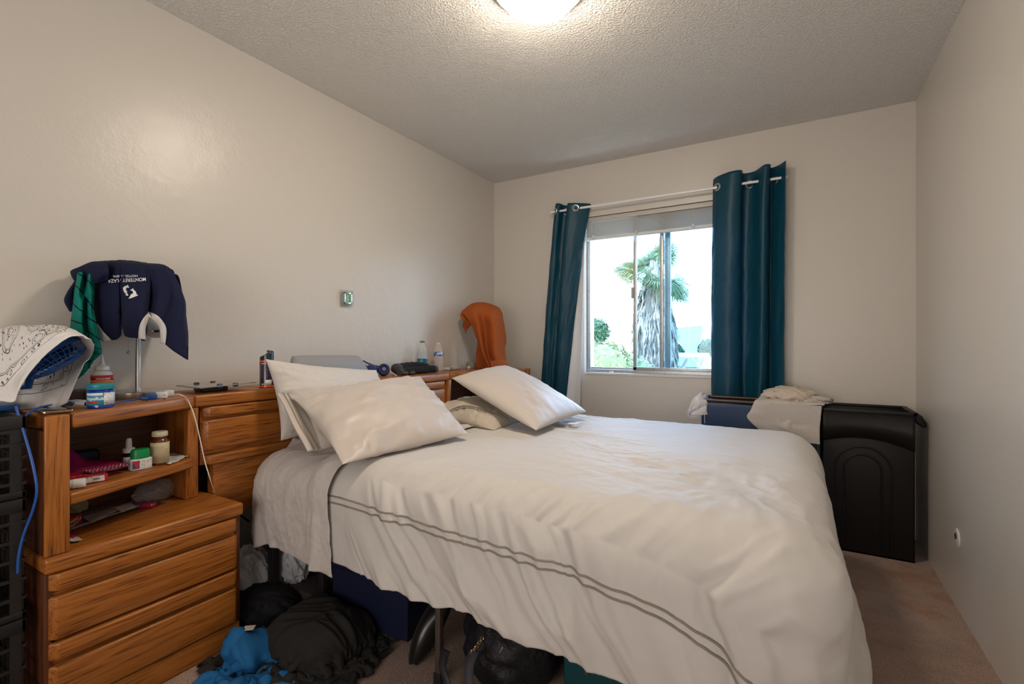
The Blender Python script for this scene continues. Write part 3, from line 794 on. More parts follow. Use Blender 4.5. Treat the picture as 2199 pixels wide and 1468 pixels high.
def pier(label, y0, y1, sgn, loc, cut=0.0):
    """side cabinet: base chest with drawers, open hutch above with a slanted front.
    outer side at y0 for sgn=1 (near cabinet) or y1 for sgn=-1 (far cabinet)"""
    t = thing('side_cabinet', label, 'cabinet', loc, 'oak side cabinets of the headboard')
    XF = 0.45; W = y1-y0
    Y = (lambda d: y0+d) if sgn > 0 else (lambda d: y1-d)      # d = distance from the outer side
    def yb(a, b): return (min(Y(a), Y(b)), max(Y(a), Y(b)))
    # base
    WH = W; W = W-cut
    a, b = yb(0.0, 0.018); B().box(0.02, XF-0.012, a, b, 0.0, 0.466, 0.002).done('side_panel', OSIDE_SHADE, t)
    a, b = yb(W-0.018, W); B().box(0.02, XF-0.012, a, b, 0.0, 0.466, 0.002).done('side_panel', OSIDE_SHADE, t)
    a, b = yb(0.018, W-0.018); B().box(0.02, 0.03, a, b, 0.0, 0.466).done('back_panel', OIN_SHADE, t)
    a, b = yb(-0.002, W+0.004); B().box(0.02, XF+0.008, a, b, 0.467, 0.513, 0.010, 4).done('base_top', OY, t)
    a, b = yb(0.004, W-0.004)
    for z0, z1, m1, m2 in ((0.278, 0.465, OY2, OY), (0.084, 0.274, OY, OY3), (-0.0, 0.080, OY3, OY2)):
        if z0 <= 0: B().box(0.40, XF-0.006, a, b, 0.0, z1, 0.004).done('kick_rail', OY2, t)
        else: drawer(XF, a, b, z0, z1, t, (m1, m2))
    # hutch
    W = WH
    a, b = yb(0.002, 0.020); B().box(0.02, XF-0.013, a, b, 0.514, ZT-0.045).done('side_panel', OSIDE_SHADE, t)
    a, b = yb(0.0, 0.054)
    bb = B(); bb.box(XF-0.012, XF, a, b, 0.514, ZT-0.002, 0.0045, 3); a, b = yb(0.021, 0.054); bb.box(0.385, XF-0.012, a, b, 0.514, ZT-0.002, 0.001, 1); bb.done('corner_post', OZ, t)
    # divider towards the headboard: leans back towards the top
    d0, d1 = W-0.092, W-0.056
    bb = B(); bb.poly_extrude([(0.02, Y(d0), 0.514), (0.245, Y(d0), 0.514), (0.268, Y(d0), ZT-0.046), (0.02, Y(d0), ZT-0.046)], (0, Y(d1)-Y(d0), 0), 0.003); bb.done('divider', OZ, t)
    a, b = yb(0.020, d0); B().box(0.02, 0.028, a, b, 0.514, ZT-0.046).done('back_panel', OIN_SHADE, t)
    # top board with slanted front edge
    xa, xb = XF-0.008, 0.275
    pts = [(0.015, Y(0.0), ZT-0.045), (XF-0.012, Y(0.0), ZT-0.045), (XF-0.012, Y(0.05), ZT-0.045), (0.022+xa-0.02, Y(0.062), ZT-0.045), (xb, Y(W-0.075), ZT-0.045), (xb-0.004, Y(W-0.066), ZT-0.045), (0.015, Y(W-0.066), ZT-0.045)]
    pts2 = [(0.015, Y(0.002), ZT-0.045), (XF-0.07, Y(0.002), ZT-0.045), (XF-0.07, Y(0.056), ZT-0.045), (XF-0.004, Y(0.060), ZT-0.045), (xb, Y(W-0.073), ZT-0.045), (0.015, Y(W-0.073), ZT-0.045)]
    bb = B(); bb.poly_extrude(pts2, (0, 0, 0.045), 0.009, 4); bb.done('top_board', wood('oak_slant' if sgn > 0 else 'oak_slant2', 'Y', 7.7, rot=-23.4*sgn), t)
    # shelf
    sp = [(0.029, Y(0.021), 0.640), (0.37, Y(0.021), 0.640), (0.445, Y(0.056), 0.640), (0.305, Y(W-0.093), 0.640), (0.029, Y(W-0.093), 0.640)]
    bb = B(); bb.poly_extrude(sp, (0, 0, 0.034), 0.008, 4); bb.done('shelf', wood('oak_slant3' if sgn > 0 else 'oak_slant4', 'Y', 2.7, rot=-20*sgn), t)
    return t
pier('oak side cabinet nearest the camera, with open shelves crowded with medicine', 0.49, 1.03, 1, (0.24, 0.76, 0.0))
# headboard bridge (spans between the two cabinets)
hb = thing('headboard', 'oak headboard behind the bed pillows, between the two side cabinets', 'headboard', (0.15, 1.74, 0.40))
HX = 0.262; H0, H1 = 0.962, 2.50
B().box(0.015, HX+0.006, H0-0.004, H1+0.004, ZT-0.045, ZT+0.001, 0.010, 4).done('top_board', wood('oak_hb', 'Y', 12.0), hb)
B().box(0.02, HX-0.022, H0, H0+0.024, 0.515, ZT-0.046, 0.002).done('end_panel', OZ, hb)
B().box(0.02, HX-0.022, H1-0.024, H1, 0.41, ZT-0.046, 0.002).done('end_panel', OZ, hb)
B().box(0.02, 0.03, H0+0.074, H1-0.024, 0.41, ZT-0.046).done('back_panel', OIN_SHADE, hb)
B().box(0.20, HX-0.018, H0+0.076, H1-0.026, 0.41, 0.625, 0.004).done('lower_board', wood('oak_hb2', 'Y', 15.0), hb)
ys = [H0+0.026, H0+0.026+0.486, H0+0.026+2*0.486, H1-0.026]
for k in range(3):
    d = B().box(0.06, HX-0.018, ys[k]+0.003, ys[k+1]-0.003, 0.630, 0.852).done('door', OY2, hb)
    rail_prism(HX-0.018, HX+0.008, 0.812, 0.851, ys[k]+0.004, ys[k+1]-0.004, OY2, 'door_rail', d)
    b_ = B(); b_.poly_extrude([(HX-0.018, ys[k]+0.004, 0.686), (HX+0.004, ys[k]+0.022, 0.686), (HX+0.004, ys[k+1]-0.022, 0.686), (HX-0.018, ys[k+1]-0.004, 0.686)], (0, 0, 0.114), 0.006, 3); b_.done('door_panel', OY3, d)
    rail_prism(HX-0.018, HX+0.010, 0.630, 0.664, ys[k]+0.004, ys[k+1]-0.004, OY, 'door_rail', d)
pier('oak side cabinet in the far corner beside the window', 2.43, 3.265, -1, (0.24, 2.85, 0.0), 0.29)

# ================================================================== BED
M_DUVET = mat('duvet_cotton', (0.585, 0.555, 0.525), rough=0.62, spec=0.35, sheen=0.2, bump=(260, 0.12, 2, 0.001))
M_SHEET = mat('crinkled_cotton', (0.57, 0.525, 0.495), rough=0.8, sheen=0.2, bump=(60, 0.5, 5, 0.004))
M_CORD = mat('taupe_cord', (0.27, 0.23, 0.19), rough=0.7, bump=(900, .5, 1, .001))
M_BLACKM = mat('black_metal', (0.018, 0.016, 0.016), rough=0.45)
fr = thing('metal_bedstead', 'black metal bed frame standing under the mattress', 'bed frame', (1.29, 1.9, 0.0))
M_BRN = mat('brown_steel', (0.075, 0.055, 0.045), 0.45)
B().box(0.30, 2.14, 1.20, 1.225, 0.325, 0.365, 0.002).done('side_rail', M_BLACKM, fr)
B().box(0.30, 2.14, 2.60, 2.63, 0.325, 0.365, 0.002).done('side_rail', M_BLACKM, fr)
for x in (0.30, 0.80, 1.21, 1.75, 2.10):
    B().box(x, x+0.03, 1.20, 2.60, 0.33, 0.36, 0.002).done('cross_bar', M_BLACKM, fr)
for x, y, m in ((0.36, 1.215, M_BLACKM), (0.56, 1.30, M_BLACKM), (1.213, 1.225, M_BRN), (2.10, 1.26, M_BLACKM), (0.36, 2.58, M_BLACKM), (1.213, 2.58, M_BLACKM), (2.10, 2.58, M_BLACKM), (1.213, 1.9, M_BLACKM), (2.10, 1.9, M_BLACKM)):
    wv = 0.020 if m is M_BRN else 0.032
    l_ = B().box(x-wv/2, x+wv/2, y-wv/2, y+wv/2, 0.0, 0.33, 0.002).done('leg', m, fr)
    B().box(x-wv*.7, x+wv*.7, y-wv*.7, y+wv*.7, 0.0, 0.04, 0.002).done('foot_cap', M_BLACKM, l_)
mt = B().box(0.29, 2.29, 1.17, 2.65, 0.368, 0.640, 0.07, 5).done('mattress', mat('mattress_ticking', (0.62, 0.60, 0.57), 0.8))
tag(mt, 'thick mattress hidden under the white duvet', 'mattress')

MCOL = rbox((0.27, 1.135, 0.30), (2.285, 2.68, 0.668), 0.135)
# crinkled sheet over the head end
u = np.arange(0.275, 0.875, 0.0125); v = np.arange(0.90, 2.90, 0.0165)
P = np.zeros((len(u), len(v), 3)); P[..., 0] = u[:, None]; P[..., 1] = v[None]; P[..., 2] = 0.672+0.022*np.clip((u-.62)/.1, 0, 1)[:, None]
# hem hangs lower towards the duvet side
ext = (u-0.275)/(0.90-0.275)
for i in range(len(u)):
    k = 1+0.075*ext[i]**2
    P[i, :, 1] = 1.9+(v-1.9)*k
S = cloth(P, [rbox((0.27, 1.135, 0.30), (2.31, 2.68, 0.655), 0.13), rbox((0.64, 1.108, 0.20), (1.0, 2.71, 0.690), 0.13)], steps=110, iters=12, off=0.003, noise=0.0015, seed=3, slack=1.0, fric=0.8, pin=(slice(0, None), slice(28, 100)))
S = upsample(S, 3)
uu = np.linspace(0, 1, S.shape[0])[:, None]; vv = np.linspace(0, 1, S.shape[1])[None]
d = 0.0045*ridge(uu*8+vv*3, vv*26-uu*4, 21, 3)+0.0025*fbm(uu*30, vv*80, 5, 3)
S = S + grid_normals(S)*d[..., None]
o = mesh_grid('bed_sheet', S, M_SHEET, None, 0.0025)
tag(o, 'crinkled pale bed sheet hanging over the mattress edge at the head of the bed', 'bed sheet')

# duvet
u = np.arange(0.72, 2.84, 0.0165); v = np.arange(0.915, 2.93, 0.0175)
P = np.zeros((len(u), len(v), 3)); P[..., 0] = u[:, None]; P[..., 1] = v[None]; P[..., 2] = 0.676
P[..., 1] += 0.055*(np.clip((u-1.35)/.95, 0, 1)**1.2)[:, None]
REST = P.copy()
DUV_COL = [MCOL, rbox((2.02, 1.40, -.1), (2.350, 2.0, 0.38), 0.12)]
D = cloth(P, DUV_COL, steps=130, iters=14, off=0.012, noise=0.002, seed=4, slack=1.004, rest=REST, fric=0.8, bend=0.12, shear=0.35, pin=(slice(0, 3), slice(26, 94)))
K = 4
D = upsample(D, K)
nu, nv = D.shape[:2]
U = np.interp(np.arange(nu)/K, np.arange(len(u)), u)[:, None]; Vv = np.interp(np.arange(nv)/K, np.arange(len(v)), v)[None]
N = grid_normals(D)
# folds: on the near side they run down and towards the foot; on top they sweep back towards the head
dn = np.clip((1.20-Vv)/0.36, 0, 1)             # 0 on top, 1 at near hem
sn = U - 0.85*(1.20-Vv)*(Vv < 1.20) - 0.55*np.clip((Vv-1.2), 0, .5)
foot = np.clip((U-2.22)/0.4, 0, 1)
side = np.clip((1.50-Vv)/0.30, 0, 1)**1.3*(1-0.75*np.clip((U-2.1)/.25, 0, 1))
f1 = ridge(sn*5.0+0.3*fbm(U*3, Vv*3, 8), Vv*1.6, 31, 2)
f2 = ridge(sn*13+0.5*fbm(U*5, Vv*4, 9), Vv*3+U*2, 37, 2)
disp = side*(0.036*f1*np.clip(dn*1.6+0.20, 0, 1) + 0.019*f2)
top = 1-side
warp = 0.5*fbm(U*2.0, Vv*2.0, 14, 2)
t1 = ridge(U*3.0+warp*2-Vv*1.2, Vv*5.0+warp*3+U*1.0, 41, 3)
t2 = ridge(U*10-Vv*9+warp*6, Vv*16+U*9, 47, 2)
mask = 0.35+0.65*np.clip(fbm(U*1.8, Vv*1.8, 53, 2)*2+0.4, 0, 1)
smoothz = 1-0.55*np.clip((U-1.75)/.4, 0, 1)*np.clip((2.3-Vv)/.5, 0, 1)
disp = disp + top*mask*smoothz*(0.018*t1+0.006*t2)
disp = disp*np.clip((U-.80)/.20, 0.05, 1)
# vertical folds of the foot end
f3 = ridge(Vv*7+0.4*fbm(U*4, Vv*4, 61), U*2, 63, 2)
disp = disp + foot*(0.016*f3)
D = D + N*disp[..., None]
duvet = mesh_grid('duvet', D, M_DUVET, None, 0.010)
tag(duvet, 'cream white duvet with a double taupe cord border spread over the bed', 'duvet')
N = grid_normals(D)
def on_duvet(uc, vc, off):
    fu = (uc-u[0])/(u[1]-u[0])*K; fv = (vc-v[0])/(v[1]-v[0])*K
    i = int(min(max(fu, 0), nu-2)); j = int(min(max(fv, 0), nv-2)); a = fu-i; b = fv-j
    g = lambda A: (A[i, j]*(1-a)+A[i+1, j]*a)*(1-b)+(A[i, j+1]*(1-a)+A[i+1, j+1]*a)*b
    return g(D)+g(N)*off
SGN = 1.0 if N[nu//2, nv//2, 2] > 0 else -1.0
for q, off in enumerate((0.190, 0.2085)):
    va = v[0]+off; vb = v[-1]-off; ub = u[-1]-off-0.13
    path = [(uc, va) for uc in np.arange(u[0]+0.002, ub, 0.006)]+[(ub, vc) for vc in np.arange(va, vb, 0.006)]+[(uc, vb) for uc in np.arange(ub, u[0], -0.006)]
    B().tube([on_duvet(a, b, SGN*0.0065) for a, b in path], 0.0030, 6).done('border_cord', M_CORD, duvet, 60)

# ---------------------------------------------------------------- pillows
def pillow(name, label, c, thick, m, n=60, puff=0.55, seed=1, wr=0.004, ear=0.035, sag=0.0, parent=None, flange=0.0, bulge=0.0, asym=0.5, lw=None):
    """c: four corner points a(0,0) b(1,0) c(1,1) d(0,1); seam lies on the bilinear quad"""
    A, Bc, C_, D_ = [np.array(q, float) for q in c]
    s = np.linspace(0, 1, n); tt = np.linspace(0, 1, n)
    # denser sampling near the rim
    s = 0.5-0.5*np.cos(PI*s); S_, T_ = np.meshgrid(s, s, indexing='ij')
    # pull the sides in between the corners
    fx = S_-0.5; fy = T_-0.5
    sx_ = 0.5+fx*(1-ear*(1-(2*fy)**2)*1.0*np.abs(2*fx)**2 *2); sy_ = 0.5+fy*(1-ear*(1-(2*fx)**2)*np.abs(2*fy)**2*2)
    Q = (A*(1-sx_[..., None])+Bc*sx_[..., None])*(1-sy_[..., None]) + (D_*(1-sx_[..., None])+C_*sx_[..., None])*sy_[..., None]
    nrm = np.cross(Bc-A, D_-A); nrm /= np.linalg.norm(nrm)
    prof = (np.clip(np.sin(PI*S_), 0, 1)**puff)*(np.clip(np.sin(PI*T_), 0, 1)**puff)
    rd = ridge(S_*5+fbm(S_*3, T_*3, seed)*1.2, T_*4, seed+3, 3)
    edge = 1-np.clip(np.minimum(np.minimum(S_, 1-S_), np.minimum(T_, 1-T_))*7, 0, 1)
    # gathers radiating from the seams
    gx = ridge(T_*16, S_*2, seed+5, 2)*np.clip(1-np.minimum(S_, 1-S_)*4, 0, 1); gy = ridge(S_*16, T_*2, seed+9, 2)*np.clip(1-np.minimum(T_, 1-T_)*4, 0, 1)
    wv = wr*(rd+0.8*gx+0.8*gy)*np.clip(prof*3, 0, 1)
    up = Q + nrm*((thick*asym*prof+wv)[..., None]); dn_ = Q - nrm*((thick*(1-asym)*prof+0.5*wv)[..., None])
    if sag: 
        up[..., 2] -= sag*(4*(S_-.5)**2); dn_[..., 2] -= sag*(4*(S_-.5)**2)
    V = np.vstack([up.reshape(-1, 3), dn_.reshape(-1, 3)])
    idx = np.arange(n*n).reshape(n, n)
    q = np.stack([idx[:-1, :-1], idx[1:, :-1], idx[1:, 1:], idx[:-1, 1:]], -1).reshape(-1, 4)
    q2 = q[:, ::-1]+n*n
    me = bpy.data.meshes.new(name); me.from_pydata(V.tolist(), [], np.vstack([q, q2]).tolist()); me.update()
    bm = bmesh.new(); bm.from_mesh(me); bmesh.ops.remove_doubles(bm, verts=bm.verts[:], dist=0.0004)
    bmesh.ops.recalc_face_normals(bm, faces=bm.faces[:]); bm.to_mesh(me); bm.free()
    me.polygons.foreach_set('use_smooth', [True]*len(me.polygons))
    o = link_mesh(name, me, m, parent, None)
    if label: tag(o, label, 'pillow')
    return o
M_PIL = mat('pillow_sateen', (0.56, 0.50, 0.45), rough=0.45, spec=0.5, sheen=0.2, bump=(300, .08, 2, .001))
M_PILW = mat('pillow_white', (0.61, 0.57, 0.53), rough=0.7, bump=(50, .45, 5, .004))
M_PILK = mat('pillow_khaki', (0.50, 0.44, 0.36), rough=0.7, bump=(80, .3, 4, .003))
# white crinkled pillow leaning on the headboard
pillow('pillow', 'crinkled white pillow leaning on the headboard behind the other two left pillows',
       [(0.40, 1.22, 0.700), (0.44, 1.86, 0.700), (0.335, 1.80, 0.955), (0.32, 1.205, 1.030)], 0.15, M_PILW, seed=11, wr=0.010, puff=0.5)
# flanged pillow with cord stripes
fp = pillow('pillow', 'cream pillow with a corded flange, sandwiched behind the big front left pillow',
       [(0.70, 1.175, 0.705), (0.80, 1.74, 0.710), (0.45, 1.90, 0.875), (0.42, 1.24, 0.880)], 0.12, M_PIL, seed=12, wr=0.009)
def flange(parent, a, b, c, d, m, cords=(0.45, 0.7)):
    """flat hem of a pillow case: quad a-b (pillow side) to d-c (free edge)"""
    a, b, c, d = [np.array(q, float) for q in (a, b, c, d)]
    n = 30; k = 12; P = np.zeros((n, k, 3))
    for i in range(n):
        s = i/(n-1)
        for j in range(k):
            t = j/(k-1); P[i, j] = (a*(1-s)+b*s)*(1-t)+(d*(1-s)+c*s)*t
            P[i, j, 2] += 0.004*math.sin(s*9+t)*t
    f_ = mesh_grid('flange', P, m, parent, 0.006)
    for t in cords:
        j = t*(k-1); i0 = int(j); fr_ = j-i0; line = P[:, i0]*(1-fr_)+P[:, min(i0+1, k-1)]*fr_
        nn = grid_normals(P)[:, i0]
        for sg in (1, -1): B().tube(line+nn*0.004*sg, 0.0028, 6).done('flange_cord', M_CORD, f_)
flange(fp, (0.70, 1.20, 0.705), (0.44, 1.26, 0.88), (0.425, 1.185, 0.900), (0.695, 1.125, 0.705), M_PIL)
# big front left pillow
pillow('pillow', 'large smooth cream pillow propped in front of the left pillows',
       [(0.925, 1.085, 0.700), (1.01, 1.67, 0.712), (0.545, 1.90, 0.925), (0.47, 1.215, 0.885)], 0.17, M_PIL, seed=13, wr=0.012, puff=0.55, ear=0.03)
# crumpled khaki-cream pillow low against the far headboard
kp = pillow('pillow', 'crumpled beige pillow lying flat under the tilted right pillow',
       [(0.99, 1.90, 0.690), (1.00, 2.42, 0.700), (0.50, 2.48, 0.745), (0.50, 1.93, 0.735)], 0.15, M_PILK, seed=14, wr=0.016, puff=0.6)
def on_surface(o, path, lift=0.004):
    """lay a path, given as directions seen from the camera, on the nearest faces of an object"""
    n = len(o.data.vertices); co = np.empty(n*3); o.data.vertices.foreach_get('co', co); co = co.reshape(-1, 3)+np.array(world_loc(o))
    sn, cs = math.sin(math.radians(30.4)), math.cos(math.radians(30.4))
    dx = co[:, 0]-CAM[0]; dy = co[:, 1]-CAM[1]; t = -dx*sn+dy*cs; X = 1099.5+1040*(dx*cs+dy*sn)/t; Y = 734-1040*(co[:, 2]-CAM[2])/t
    out = []
    for (px, py, _z) in arc([(p[0], p[1], 0) for p in path], 40):
        d2 = (X-px)**2+(Y-py)**2; i = np.where(d2 < 30)[0]; i = i if len(i) else np.argsort(d2)[:4]
        tt = t[i].min()+.0; near = i[t[i] < tt+.03]; w_ = 1/(d2[near]+1); tt = (t[near]*w_).sum()/w_.sum()-lift
        a_ = (px-1099.5)/1040; out.append((CAM[0]+(a_*cs-sn)*tt, CAM[1]+(a_*sn+cs)*tt, CAM[2]-(py-734)/1040*tt))
    return np.array(out)
for k in (0.0, 4.5):
    B().tube(on_surface(kp, [(957, 890+k), (968, 880+k), (985, 873+k), (1003, 871+k), (1022, 874+k), (1044, 880+k)]), 0.0026, 6).done('seam_cord', M_CORD, kp)
# big tilted right pillow
rp = pillow('pillow', 'plump smooth white pillow tilted on top at the right, its top corner highest',
       [(1.225, 1.875, 0.715), (1.255, 2.385, 0.735), (0.68, 2.52, 0.955), (0.605, 2.085, 0.905)], 0.125, M_PIL, seed=15, wr=0.003, puff=0.42, ear=0.02, asym=0.6)
B().box(1.24, 1.285, 2.175, 2.215, 0.700, 0.703).box(1.262, 1.290, 2.20, 2.235, 0.703, 0.7045).done('care_label', mat('white_tag', (0.8, 0.8, 0.8), .6), rp)
# grey moulded cushion behind
g = pillow('backrest_cushion', None, [(0.235, 1.36, 0.905), (0.235, 1.86, 0.905), (0.20, 1.80, 1.025), (0.19, 1.42, 1.035)], 0.10, mat('grey_foam', (0.27, 0.27, 0.28), 0.6), puff=0.3, wr=0.0, ear=0.0)
tag(g, 'smooth grey moulded cushion on the headboard behind the white pillow', 'cushion')
# ================================================================== SMALL THINGS
SN, CS = math.sin(math.radians(30.4)), math.cos(math.radians(30.4))
def at(px, py, t=None, x=None, y=None, z=None):
    """a point of the room seen in that direction, at depth t or on the plane x=, y= or z="""
    a = (px-1099.5)/1040.0; d = (a*CS-SN, a*SN+CS, -(py-734)/1040.0)
    if x is not None: t = (x-CAM[0])/d[0]
    elif y is not None: t = (y-CAM[1])/d[1]
    elif z is not None: t = (z-CAM[2])/d[2]
    return np.array([CAM[0]+d[0]*t, CAM[1]+d[1]*t, CAM[2]+d[2]*t])
def cgrid(rows, nu, nv):
    A = np.array([arc([at(p[0], p[1], t=p[2]) for p in r], nu) for r in rows])      # rows x nu x 3
    out = np.array([arc(A[:, i], nv) for i in range(nu)])
    return out                                                                      # nu x nv x 3
def add_uv(o, nu, nv, layers=1):
    me = o.data; uv = me.uv_layers.new(name='UVMap')
    u = np.repeat(np.linspace(0, 1, nu), nv); v = np.tile(np.linspace(0, 1, nv), nu)
    UV = np.tile(np.stack([u, v], 1), (layers, 1))
    li = np.empty(len(me.loops), int); me.loops.foreach_get('vertex_index', li)
    uv.data.foreach_set('uv', UV[li].ravel())
def facing(c):
    d = Vector((CAM[0]-c[0], CAM[1]-c[1], 0)).normalized(); r = Vector((-d.y, d.x, 0))
    return d, r       # towards the camera, image-right
def turned(d, deg): return Matrix.Rotation(math.radians(deg), 3, 'Z') @ d
def cyl_label(name, c, r, z0, z1, a0, a1, m, parent, n=24, bul=0.0004, turn=0):
    """label wrapped round an upright cylinder; angles measured from the direction to the camera (deg, + to image right)"""
    d, rr = facing(c); b_ = B(); P = np.zeros((n+1, 2, 3))
    for k in range(n+1):
        a = math.radians(a0+(a1-a0)*k/n); v = d*math.cos(a)+rr*math.sin(a)
        for j, z in enumerate((z0, z1)): P[k, j] = (c[0]+v.x*(r+bul), c[1]+v.y*(r+bul), z)
    return mesh_grid(name, P, m, parent, 0.0003)
def cyl_text(name, body, size, c, r, z, ang, m, parent, xs=1.0, flip=False):
    d, rr = facing(c); a = math.radians(ang); dd = d*math.cos(a)+rr*math.sin(a); xr = rr*math.cos(a)-d*math.sin(a)
    def wrap(co):
        o = co.copy(); th = co[:, 0]/r; o[:, 0] = (r+0.0009+co[:, 2]*0)*np.sin(th); o[:, 2] = (r+0.0009)*np.cos(th)+co[:, 2]; return o
    M = frame_mtx((c[0], c[1], z), xr, (0, 0, 1))
    return text_mesh(name, body, size, m, parent, M, 0.0002, wrap=wrap, xs=xs, bold=True)
WHITE = mat('white_plastic', (0.78, 0.78, 0.77), 0.35); PAPER = mat('printed_paper', (0.72, 0.71, 0.68), 0.6, var=(190, (0.42, 0.42, 0.42), 0.52, 0.62, 2))
BLACK = mat('black_plastic', (0.012, 0.012, 0.013), 0.4); INK = mat('black_ink', (0.01, 0.01, 0.012), 0.6); WINK = mat('white_ink', (0.82, 0.82, 0.80), 0.6)
BLUEP = mat('blue_plastic', (0.012, 0.10, 0.36), 0.3); REDP = mat('red_card', (0.42, 0.012, 0.03), 0.35); NAVYI = mat('navy_ink', (0.02, 0.04, 0.16), .6)

# ------------------------------------------------------------------ milk crates at the left edge
def crate(z0, h, label):
    t = thing('milk_crate', label, 'crate', (0.235, 0.28, z0), 'black plastic milk crates stacked at the left edge')
    x0, x1, y0, y1 = 0.04, 0.425, 0.085, 0.462
    m = mat('crate_black', (0.014, 0.013, 0.013), 0.42)
    b_ = B()
    for nm, zz, hh in (('bottom_rim', z0, 0.018), ('top_rim', z0+h-0.035, 0.035)):
        b_ = B()
        b_.box(x0, x0+.012, y0, y1, zz, zz+hh, .003).box(x1-.012, x1, y0, y1, zz, zz+hh, .003).box(x0, x1, y0, y0+.012, zz, zz+hh, .003).box(x0, x1, y1-.012, y1, zz, zz+hh, .003)
        b_.done(nm, m, t)
    b_ = B()
    for i in range(9):
        yy = y0+0.02+i*(y1-y0-0.052)/8; xx = x0+0.02+i*(x1-x0-0.052)/8
        wv = 0.022 if i in (0, 8) else 0.008
        b_.box(x1-.010, x1-.004, yy, yy+wv, z0+.01, z0+h-.02); b_.box(x0+.004, x0+.010, yy, yy+wv, z0+.01, z0+h-.02)
        b_.box(xx, xx+wv, y1-.010, y1-.004, z0+.01, z0+h-.02); b_.box(xx, xx+wv, y0+.004, y0+.010, z0+.01, z0+h-.02)
    for k in range(1, 6):
        zz = z0+k*h/6.3
        b_.box(x1-.011, x1-.003, y0, y1, zz, zz+.008).box(x0+.003, x0+.011, y0, y1, zz, zz+.008).box(x0, x1, y1-.011, y1-.003, zz, zz+.008).box(x0, x1, y0+.003, y0+.011, zz, zz+.008)
    b_.done('side_lattice', m, t)
    b_ = B()
    for i in range(12): b_.box(x0+.01+i*.031, x0+.018+i*.031, y0, y1, z0+.002, z0+.008)
    b_.done('floor_grid', m, t)
crate(0.0, 0.362, 'black milk crate standing on the carpet, bottom of the left stack')
crate(0.365, 0.318, 'black milk crate in the middle of the left stack')
crate(0.686, 0.218, 'black milk crate on top of the left stack, under the blue fan')
tag(B().tube([(0.30, 0.12, 0.425), (0.31, 0.25, 0.43), (0.34, 0.40, 0.44)], [0.05, 0.052, 0.045], 14).done('rolled_towel', mat('tan_cloth', (0.45, 0.32, 0.2), .8, bump=(40, .5, 3, .01))), 'tan rolled cloth inside the middle milk crate', 'cloth')

# ------------------------------------------------------------------ clip fan under a bandana
fan = thing('desk_fan', 'small blue desk fan on the milk crates, hidden under a bandana', 'fan', (0.30, 0.44, 0.905))
fc = at(114, 766, t=1.405); rx = Vector((CS, SN, 0)); fw = Vector((-SN, CS, 0)); upv = Vector((0, 0, 1))
fn_ = (rx*0.558 - upv*0.78 + fw*0.255).normalized()          # direction the fan blows
q = Vector((0, 0, 1)).rotation_difference(fn_).to_matrix()
FR = 0.086
b_ = B(); b_.lathe([(FR-.002, -0.020), (FR+.004, -0.020), (FR+.005, 0.004), (FR-.002, 0.004)], fc, 40, q); b_.done('guard_ring', BLUEP, fan)
def cage(zs, sgn, name):
    b_ = B()
    for k in range(36):
        a = 2*PI*k/36; pts = []
        for (r, z) in zs:
            pts.append(Vector(fc)+q @ Vector((r*math.cos(a), r*math.sin(a), z*sgn)))
        b_.tube(pts, 0.0013, 5)
    for (r, z) in zs[1:-1]:
        b_.torus(Vector(fc)+q @ Vector((0, 0, z*sgn)), r, 0.0012, 40, 5, q)
    b_.done(name, BLUEP, fan)
cage([(FR, 0.0), (0.083, 0.012), (0.071, 0.024), (0.050, 0.031), (0.022, 0.033)], 1, 'front_grille')
cage([(FR, 0.018), (0.080, 0.026), (0.055, 0.034), (0.030, 0.036)], -1, 'rear_grille')
b_ = B(); b_.lathe([(0, 0.037), (0.022, 0.036), (0.024, 0.030), (0, 0.030)], fc, 20, q); b_.done('badge', BLUEP, fan)
b_ = B()
for k in range(3):
    a0 = k*2*PI/3; P = np.zeros((8, 10, 3))
    for i in range(8):
        r = 0.015+0.060*i/7
        for j in range(10):
            a = a0+(j/9-.5)*1.5*(0.6+.5*i/7); P[i, j] = Vector(fc)+q @ Vector((r*math.cos(a), r*math.sin(a), 0.012*(j/9-.5)*2-0.003))
    b_.grid(P)
b_.lathe([(0, 0.012), (0.016, 0.010), (0.018, -0.012), (0, -0.012)], fc, 20, q); b_.done('blades', mat('blue_blade', (0.015, 0.06, 0.25), .35), fan)
b_ = B(); b_.lathe([(0, -0.070), (0.022, -0.068), (0.030, -0.055), (0.032, -0.037), (0, -0.035)], fc, 24, q); b_.done('motor_housing', BLUEP, fan)
bc = at(8, 868, t=1.395)
b_ = B(); pl = []
for k in range(28):
    a = 2*PI*k/28; pl.append((bc[0]+0.075*math.copysign(abs(math.cos(a))**.6, math.cos(a))-.02, bc[1]-0.0+0.062*math.copysign(abs(math.sin(a))**.6, math.sin(a))-0.03, 0.906))
b_.poly_extrude(pl, (0, 0, 0.016), 0.004, 2); b_.done('base_plate', BLUEP, fan)
mc = Vector(fc)-fn_*0.050
b_ = B(); b_.tube([(bc[0]-.02, bc[1]-.03, 0.918), (bc[0]-.01, bc[1]-.01, 0.97), at(60, 830, t=1.40), mc], [0.012, 0.010, 0.010, 0.012], 10); b_.done('stand', BLUEP, fan)

